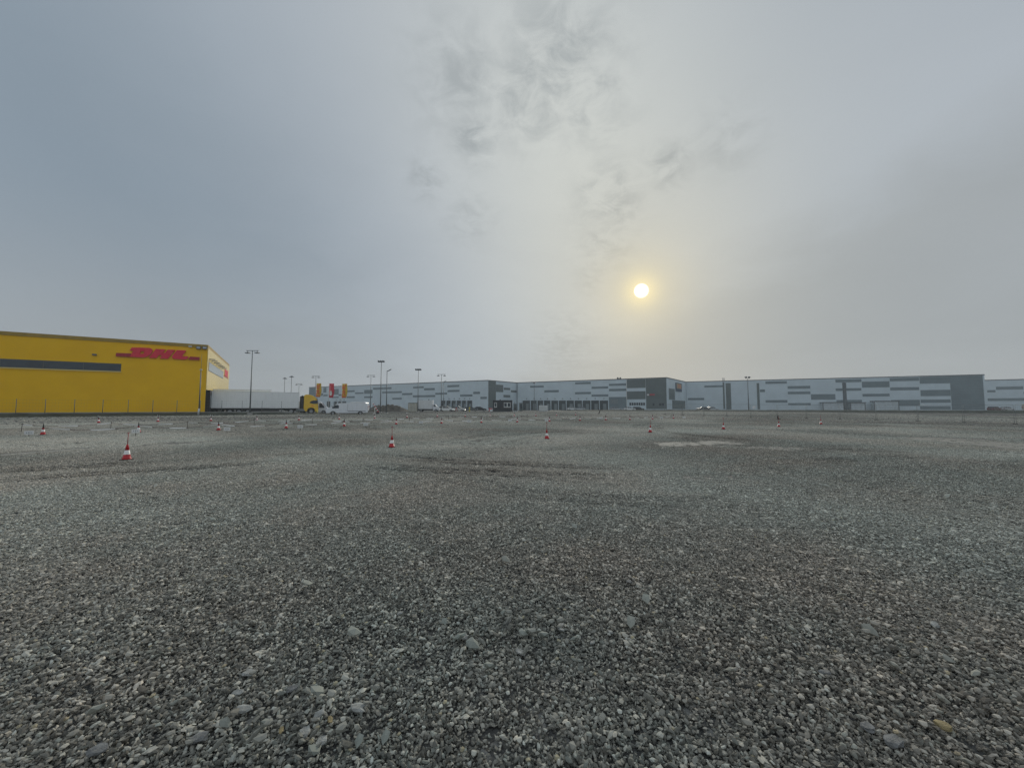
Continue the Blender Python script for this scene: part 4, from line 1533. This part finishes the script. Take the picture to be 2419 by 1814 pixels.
lamp('tall dark twin arm lamp post standing in front of the long white trailer', 596.5, 829, 64.5, 'twin', 0.75, 1.05)
lamp('thin distant lamp post with a small cap rising behind the white trailer', 673, 894, 116, 'umbrella')
lamp('thin distant lamp post with a wider cap rising behind the white trailer', 689, 890, 108, 'umbrella')
lamp('short distant lamp post with spread arms behind the lorry cab end of the trailer', 706.5, 907, 128, 'twin')
lamp('grey lamp post with a double head beside the first yellow flag', 746.5, 889, 105, 'twin')
lamp('grey lamp post with a double head above the barred warehouse roof', 876.5, 887, 104, 'twin')
lamp('tall dark floodlight mast behind the soil heap', 901, 856, 84, 'flood', None, 1.1)
lamp('street lamp with one upward tilted arm beside the floodlight mast', 914.5, 877, 74, 'street', 0.62, 1.0)
lamp('floodlight mast rising from behind the white box truck', 988.5, 875, 92, 'flood', None, 1.0)
lamp('twin head lamp post by the white estate car', 1043, 885, 98, 'twin')
lamp('street lamp with one arm reaching just over the barred warehouse roof', 1048, 902, 120, 'street')
lamp('slim plain pole before the loading bays of the slate ended warehouse', 1262, 905, 130, 'umbrella')
lamp('lamp post with two round heads before the long warehouse', 1766, 895, 118, 'pair', None, 1.5)
p = at_depth(1994, 905, 118)
ty = thing('steel_column', 'thick dark steel column standing before the long warehouse', 'column', (p.x, p.y, YARD_Z), 0.0)
B(M_POLE).box(-0.36, 0.36, -0.3, 0.3, 0, p.z - YARD_Z, 0.03).build('shaft', ty)
B(M_CONC).box(-0.6, 0.6, -0.6, 0.6, -0.2, 0.12, 0.03).build('base', ty)
B(M_LAMP).box(-0.42, 0.42, -0.36, 0.36, p.z - YARD_Z + 0.003, p.z - YARD_Z + 0.12).build('cap', ty)
p = at_depth(468, 981, 61)
pt = at_depth(476, 836, 61)
ms = thing('camera_mast', 'slim pale mast with a white lamp at mid height before the yellow wall corner', 'mast', (p.x, p.y, 0.55), 0.0)
H = pt.z - 0.55
B(M_FRAME).tube((0, 0, 0), (0.1, 0, 1.1), 0.13, 0.12).build('base_sleeve', ms)
B(M_GREYM).tube((0.1, 0, 1.1), (0.1, 0, H * 0.73), 0.085, 0.07).build('pole', ms)
B(M_GREYM).tube((0.1, 0, H * 0.73), (0.1, 0, H), 0.03, 0.012).build('spike', ms)
B(M_BOARD).lathe([(0.05, H * .73), (0.18, H * .735), (0.18, H * .745), (0.05, H * .75)], 12, 0.1, 0).build('lamp', ms)

# ------------------------------------------------------------------ flags
def text_mesh(txt, size):
    c_ = bpy.data.curves.new('txt', 'FONT')
    c_.body = txt
    c_.size = size
    c_.align_x = 'CENTER'
    c_.align_y = 'CENTER'
    c_.extrude = 0.012
    o_ = bpy.data.objects.new('txt', c_)
    COL.objects.link(o_)
    dg = bpy.context.evaluated_depsgraph_get()
    me_ = bpy.data.meshes.new_from_object(o_.evaluated_get(dg))
    bpy.data.objects.remove(o_)
    return me_


def flag(label, px, ytop, ybot, Y, wd, m, mark):
    top, bot = at_depth(px, ytop, Y), at_depth(px, ybot, Y)
    t = thing('banner_flag', label, 'flag', (top.x, top.y, YARD_Z), 0.0)
    zt_, zb_ = top.z - YARD_Z, bot.z - YARD_Z
    B(M_FRAME).tube((0, 0, 0), (0, 0, zt_ + 0.25), 0.06, 0.04).build('pole', t)
    B(M_CONC).box(-0.4, 0.4, -0.4, 0.4, -0.2, 0.1, 0.02).build('base', t)
    mb_ = MB().use(m)
    n = 10
    vs = []
    for j in range(n + 1):
        f_ = j / n
        z = zt_ + (zb_ - zt_) * f_
        row = []
        for i in range(7):
            s = i / 6
            y = 0.16 * math.sin(s * 5 + f_ * 4) * s
            x = 0.08 + wd * s * (1 - 0.22 * max(0, f_ - 0.55) / 0.45)
            row.append(mb_.bm.verts.new((x, y, z)))
        vs.append(row)
    for j in range(n):
        for i in range(6):
            fc_ = mb_.bm.faces.new((vs[j][i], vs[j][i + 1], vs[j + 1][i + 1], vs[j + 1][i]))
            fc_.smooth = True
    cl = mb_.build('cloth', t)
    md_ = cl.modifiers.new('thick', 'SOLIDIFY')
    md_.thickness = 0.02
    if mark == 'text':
        me_ = text_mesh('DHL', 1.15)
        me_.materials.append(M_RED)
        o_ = link(bpy.data.objects.new('lettering', me_), cl)
        o_.rotation_euler = (R(90), R(-90), 0)
        o_.location = (0.08 + wd * 0.42, -0.22, zt_ + (zb_ - zt_) * 0.5)
        o_.scale = (1.45, 1.0, 1.0)
    else:
        zz = zb_ + 0.55
        x_ = 0.08 + wd * 0.42
        B(M_BOARD).prof([(x_ - .2, zz), (x_ + .12, zz - .1), (x_ + .3, zz + .45), (x_ + .2, zz + 1.0), (x_ - .12, zz + 1.15), (x_ - .28, zz + .6)], -0.24, -0.23).build('emblem', cl)
        B(M_FLAGP).box(x_ - 0.12, x_ + 0.02, -0.24, -0.23, zt_ - 1.7, zt_ - 0.35).build('print_bar', cl)
    return t


flag('yellow banner flag with red lettering standing next to the lamp post', 747.5, 905.5, 938, 92, 1.15, M_FLAGY, 'text')
flag('red banner flag with a white emblem between the two yellow flags', 777.5, 906, 939.5, 91, 1.15, M_FLAGR, 'emblem')
flag('yellow banner flag with red lettering standing above the white van roof', 808, 906.5, 940, 90, 1.2, M_FLAGY, 'text')

# ------------------------------------------------------------------ fence before the yellow warehouse
fn = thing('wire_fence', 'thin wire fence on slim posts along the bank before the yellow hall', 'fence')
fposts = []
for px in (-110, -35, 38, 107, 176, 243, 303, 361, 418, 473, 524, 572, 619, 665, 706):
    sF = LBACK + 1.9
    q_ = uv_pt(u_of(px, sF), sF)
    fposts.append(q_)
    B(M_GREYM).tube((q_.x, q_.y, 0.70), (q_.x, q_.y, 2.95), 0.035, n=8).build('post', fn)
for a, b in zip(fposts[:-1], fposts[1:]):
    mb = B(M_GREYM)
    for z in (1.05, 1.5, 1.95, 2.4, 2.85):
        mb.tube((a.x, a.y, z), (b.x, b.y, z), 0.0035, n=3, cap=False)
    n = 9
    for i in range(1, n):
        c_ = a.lerp(b, i / n)
        mb.tube((c_.x, c_.y, 1.0), (c_.x, c_.y, 2.88), 0.0022, n=3, cap=False)
    o = mb.build('wire_panel', fn)

# mobile fence panels on feet, right side; one thing per panel
mf = [(1570, 979.0), (1612, 980.5), (1663, 982.3), (1717, 984.2), (1773.5, 986.2), (1837, 987.4), (1906, 988.6), (1984, 990.5), (2070.5, 992.4), (2169, 995.2), (2277, 998.8), (2399, 1002.0), (2545, 1006)]
mfp = [on_ground(x, y, smooth=True) for x, y in mf]
for i, (a, b) in enumerate(zip(mfp[:-1], mfp[1:])):
    d = Vector((b.x - a.x, b.y - a.y, 0))
    t = thing('fence_panel', 'see-through steel mesh fence panel standing on low dark feet on open gravel', 'fence', (a.x, a.y, a.z), math.atan2(d.y, d.x), 'mobile mesh fence panels on the gravel')
    L_ = d.length
    dz = b.z - a.z
    for x in (0.06, L_ - 0.06):
        B(M_GREYM).tube((x, 0, 0.02), (x, 0, 2.0), 0.015, n=6).build('upright', t)
    for z in (0.25, 1.98):
        B(M_GREYM).tube((0.06, 0, z), (L_ - 0.06, 0, z), 0.014, n=6).build('rail', t)
    mb = B(M_GREYM)
    for k_ in range(1, 24):
        x = 0.06 + (L_ - 0.12) * k_ / 24
        mb.tube((x, 0, 0.25), (x, 0, 1.98), 0.002, n=3, cap=False)
    for k_ in range(1, 7):
        z = 0.25 + 1.73 * k_ / 7
        mb.tube((0.06, 0, z), (L_ - 0.06, 0, z), 0.002, n=3, cap=False)
    mb.build('mesh_infill', t)
    B(M_SEAL).box(-0.11, 0.11, -0.30, 0.30, -0.03, 0.07, 0.02).build('foot', t)
p = at_depth(1781, 962.5, mfp[4].y - 0.3)
bag = B(M_BOARD).prof([(-0.26, 0.02), (-0.08, -0.26), (0.02, -0.18), (0.24, -0.12), (0.26, 0.28), (0.02, 0.2)], -0.01, 0.012).build('warning_board', None, p)
tag(bag, 'crooked white plate hanging on a mesh fence panel', 'sign')

# ------------------------------------------------------------------ cones
def cone_thing(label, group, loc, rz, style, lean=(0, 0)):
    t = thing('traffic_cone', label, 'cone', loc, rz, group)
    t.rotation_euler = (lean[0], lean[1], rz)
    return t


def cone_meshes():
    ms_ = {}
    b_ = MB().use(M_CONEB)
    b_.box(-0.125, 0.125, -0.125, 0.125, 0.0, 0.03, 0.01)
    ms_['base'] = b_.mesh('base')
    b_ = MB().use(M_CONER)
    b_.lathe([(0.122, 0.026), (0.120, 0.06), (0.108, 0.075), (0.083, 0.185)], 24)
    ms_['lower_body'] = b_.mesh('lower_body')
    b_ = MB().use(M_CONEW)
    b_.lathe([(0.085, 0.183), (0.0845, 0.186), (0.060, 0.318), (0.058, 0.32)], 24)
    ms_['reflective_band'] = b_.mesh('reflective_band')
    b_ = MB().use(M_CONER)
    b_.lathe([(0.057, 0.316), (0.028, 0.475), (0.026, 0.50), (0.018, 0.505)], 24)
    ms_['upper_body'] = b_.mesh('upper_body')
    b_ = MB().use(M_RODD)
    b_.tube((0, 0, 0.48), (0.012, 0, 0.86), 0.011, 0.009, 8)
    b_.tube((-0.035, 0, 0.855), (0.05, 0.01, 0.885), 0.012, 0.012, 6)
    ms_['rod'] = b_.mesh('rod')
    b_ = MB().use(M_CONEB)
    b_.tube((0, 0, 0.40), (0.0, 0, 0.66), 0.042, 0.016, 8)
    ms_['short_rod'] = b_.mesh('short_rod')
    b_ = MB().use(M_TAPEW)
    b_.poly_prism([(-0.02, 0, 0.44), (-0.125, 0.01, 0.72), (-0.085, 0.01, 0.73), (0.0, 0, 0.50)], (0, 0.004, 0))
    b_.poly_prism([(0.02, 0.01, 0.44), (0.115, 0.02, 0.66), (0.075, 0.02, 0.69), (0.0, 0.01, 0.50)], (0, 0.004, 0))
    ms_['tape_ends'] = b_.mesh('tape_ends')
    return ms_


CM = cone_meshes()
rnd = random.Random(3)


def put_cone(px, py, label, group, extra, sc=1.0):
    p_ = on_ground(px, py)
    t = cone_thing(label, group, (p_.x, p_.y, p_.z + 0.012), rnd.uniform(0, 6.28), 0, (rnd.uniform(-.03, .03), rnd.uniform(-.03, .03)))
    t.scale = (sc, sc, sc)
    for k_ in ('base', 'lower_body', 'reflective_band', 'upper_body') + extra:
        o_ = bpy.data.objects.new(k_, CM[k_])
        link(o_, t)
        if k_ == 'tape_ends':
            o_.rotation_euler = (0, 0, -t.rotation_euler[2])
    return p_


FRONT = [(299, 1087.5), (925, 1058), (1292, 1037.5), (1536, 1022), (1709, 1014.5), (1840, 1009), (1939.5, 1002.5)]
for x, y in FRONT:
    put_cone(x, y, 'red and white traffic cone topped with a thin red rod, alone on bare gravel', 'cones with rods across the open gravel', ('rod',))
MID = [(101, 1027.6), (327, 1021.8), (516, 1017.3), (676, 1012.4), (813, 1007.5), (936, 1003.2), (1043, 1001), (1137, 999.4), (1222, 998), (1298, 996.2), (1370, 994.2), (1431, 993), (1488, 992.2), (1541.5, 990.8), (1591, 988.8)]
MIDP = [put_cone(x, y, 'red and white traffic cone holding up sagging barrier tape', 'cones carrying the barrier tape', ('short_rod',)) for x, y in MID]
FAR = [(233, 999.5), (373, 997), (498, 995.2), (607, 994.3), (706, 993), (801, 991), (885, 988.7), (961.5, 987), (1033, 985), (1099, 984.5), (1158, 983.5), (1215, 983), (1266, 983), (1315, 982), (1360, 981)]
for x, y in FAR:
    put_cone(x, y, 'small red and white cone with loose white tape ends, beyond the barrier tape', 'cones in the row beyond the tape', ('short_rod', 'tape_ends'))

# stakes
STK = [(50, 1021), (261, 1015.5), (442, 1013), (600, 1005.5), (737, 1003.5), (857, 1003.5), (966.5, 998), (1059, 993.8), (1150, 991), (1245, 990)]
STKP = []
for x, y in STK:
    p_ = on_ground(x, y)
    STKP.append(p_)
    t = thing('steel_stake', 'thin rusty steel stake driven into the gravel beside the barrier tape', 'stake', p_, 0.0, 'rusty stakes along the tape')
    B(M_RUST).tube((0, 0, -0.1), (0.02, 0.01, 0.60), 0.016, n=7).build('rod', t)
    B(M_RUST).tube((-0.06, 0, 0.52), (0.09, 0.01, 0.53), 0.012, n=6).build('hook', t)


def tape(a, b, za, zb, sag, seed, label, group):
    r_ = random.Random(seed)
    L_ = math.hypot(b.x - a.x, b.y - a.y)
    n = max(10, int(L_ / 0.22))
    mb_ = MB()
    prev = None
    k_ = r_.random() * 2
    tw = r_.random() * 6
    for i in range(n + 1):
        s = i / n
        x = a.x + (b.x - a.x) * s
        y = a.y + (b.y - a.y) * s
        z = (a.z + za) * (1 - s) + (b.z + zb) * s - sag * 4 * s * (1 - s)
        z = max(z, float(base_h(x, y)) + 0.05)
        th_ = math.sin(tw + s * 7) * 0.45
        dv_ = Vector((-(b.y - a.y) / L_ * math.sin(th_), (b.x - a.x) / L_ * math.sin(th_), math.cos(th_))) * 0.033
        if int(s * L_ / 0.95 + k_) % 2:
            dv_ = dv_ * 0.45
        v0, v1 = mb_.bm.verts.new(Vector((x, y, z)) + dv_), mb_.bm.verts.new(Vector((x, y, z)) - dv_)
        if prev:
            mb_.use(M_TAPEW if (int(s * L_ / 0.95 + k_) % 2 == 0) else M_TAPER)
            f_ = mb_.bm.faces.new((prev[0], prev[1], v1, v0))
            f_.material_index = mb_.cur
        prev = (v0, v1)
    o_ = mb_.build('barrier_tape')
    md_ = o_.modifiers.new('thick', 'SOLIDIFY')
    md_.thickness = 0.002
    return tag(o_, label, 'tape', group)


for i in range(len(MIDP) - 1):
    tape(MIDP[i], MIDP[i + 1], 0.46, 0.46, 0.22, i, 'sagging white and dark striped barrier tape strung from cone to cone', 'tape from cone to cone')
for i in range(min(len(STKP) - 1, len(MIDP))):
    tape(STKP[i], STKP[i + 1], 0.50, 0.50, 0.16, 100 + i, 'striped barrier tape strung between two rusty stakes', 'tape between stakes')

# number boards
BRD = [(68, 1022, 1031), (320, 1018, 1031), (536, 1013.3, 1023), (709, 1007.5, 1016), (864, 1002.5, 1009), (994.5, 997.3, 1004), (1108, 995, 1002), (1204.5, 993, 999), (1291, 992.5, 998), (1420, 987.5, 993), (1563, 986.5, 991), (1616, 986, 990.5)]
for x, y, yb in BRD:
    p_ = on_ground(x, yb)
    t = thing('number_board', 'small white number board on a short stake at the edge of the taped bays', 'sign', p_, -math.atan2(p_.x, p_.y) * 0.7, 'number boards along the taped bays')
    zc = at_depth(x, y, p_.y).z - p_.z
    B(M_RUST).box(-0.012, 0.012, 0.0, 0.02, -0.08, zc + 0.05).build('stake', t)
    bd = B(M_BOARD).box(-0.18, 0.18, -0.018, -0.001, zc - 0.11, zc + 0.11).build('board', t)
    for dx, hh_ in ((-0.09, 0.035), (0.0, 0.05), (0.08, 0.03)):
        B(M_INKP).box(dx - 0.018, dx + 0.018, -0.0225, -0.0185, zc - hh_, zc + hh_).build('print_bar', bd)

# odd dark post with a leaning arm behind the rod cone, leaning stick
p_ = on_ground(1839, 991)
t = thing('broken_stand', 'dark broken signal stand with one leg kicked out behind a rod cone', 'stand', p_, 0.0)
B(M_RUST).tube((0, 0, 0), (0, 0, 0.28), 0.05, 0.06).build('post', t)
B(M_RUST).box(-0.16, 0.03, -0.03, 0.03, 0.12, 0.50).build('plate', t)
B(M_RUST).tube((0.02, 0, 0.16), (0.48, 0.1, -0.02), 0.04, 0.045).build('leg', t)
B(M_RUST).tube((-0.02, 0, 0.06), (-0.38, 0.1, -0.02), 0.03, 0.03).build('leg', t)
p_ = on_ground(1414, 977.5)
t = thing('bent_pipe', 'short bent dark pipe sticking up at the far edge of the gravel', 'pipe', p_, 0.0)
B(M_RUST).tube((-0.2, 0, -0.1), (0.15, 0, 0.2), 0.10, 0.10).build('lower_run', t)
B(M_RUST).tube((0.15, 0, 0.2), (0.32, 0, 0.85), 0.10, 0.09).build('upper_run', t)

# ------------------------------------------------------------------ haze
hm = bpy.data.materials.new('haze')
hm.use_nodes = True
g = N(hm.node_tree)
out = g.new('ShaderNodeOutputMaterial')
pv = g.new('ShaderNodeVolumePrincipled')
pv.inputs['Color'].default_value = (0.86, 0.94, 0.98, 1)
pv.inputs['Density'].default_value = 0.0006
pv.inputs['Anisotropy'].default_value = 0.1
g.put(out.inputs['Volume'], pv.outputs[0])
mb = MB().use(hm)
mb.box(-2900, 2900, -2900, 2900, -1.2, 17.5)
hz_ = mb.build('haze')
hz_['kind'] = 'stuff'
tag(hz_, 'thin pale haze lying over the whole lot', 'haze')
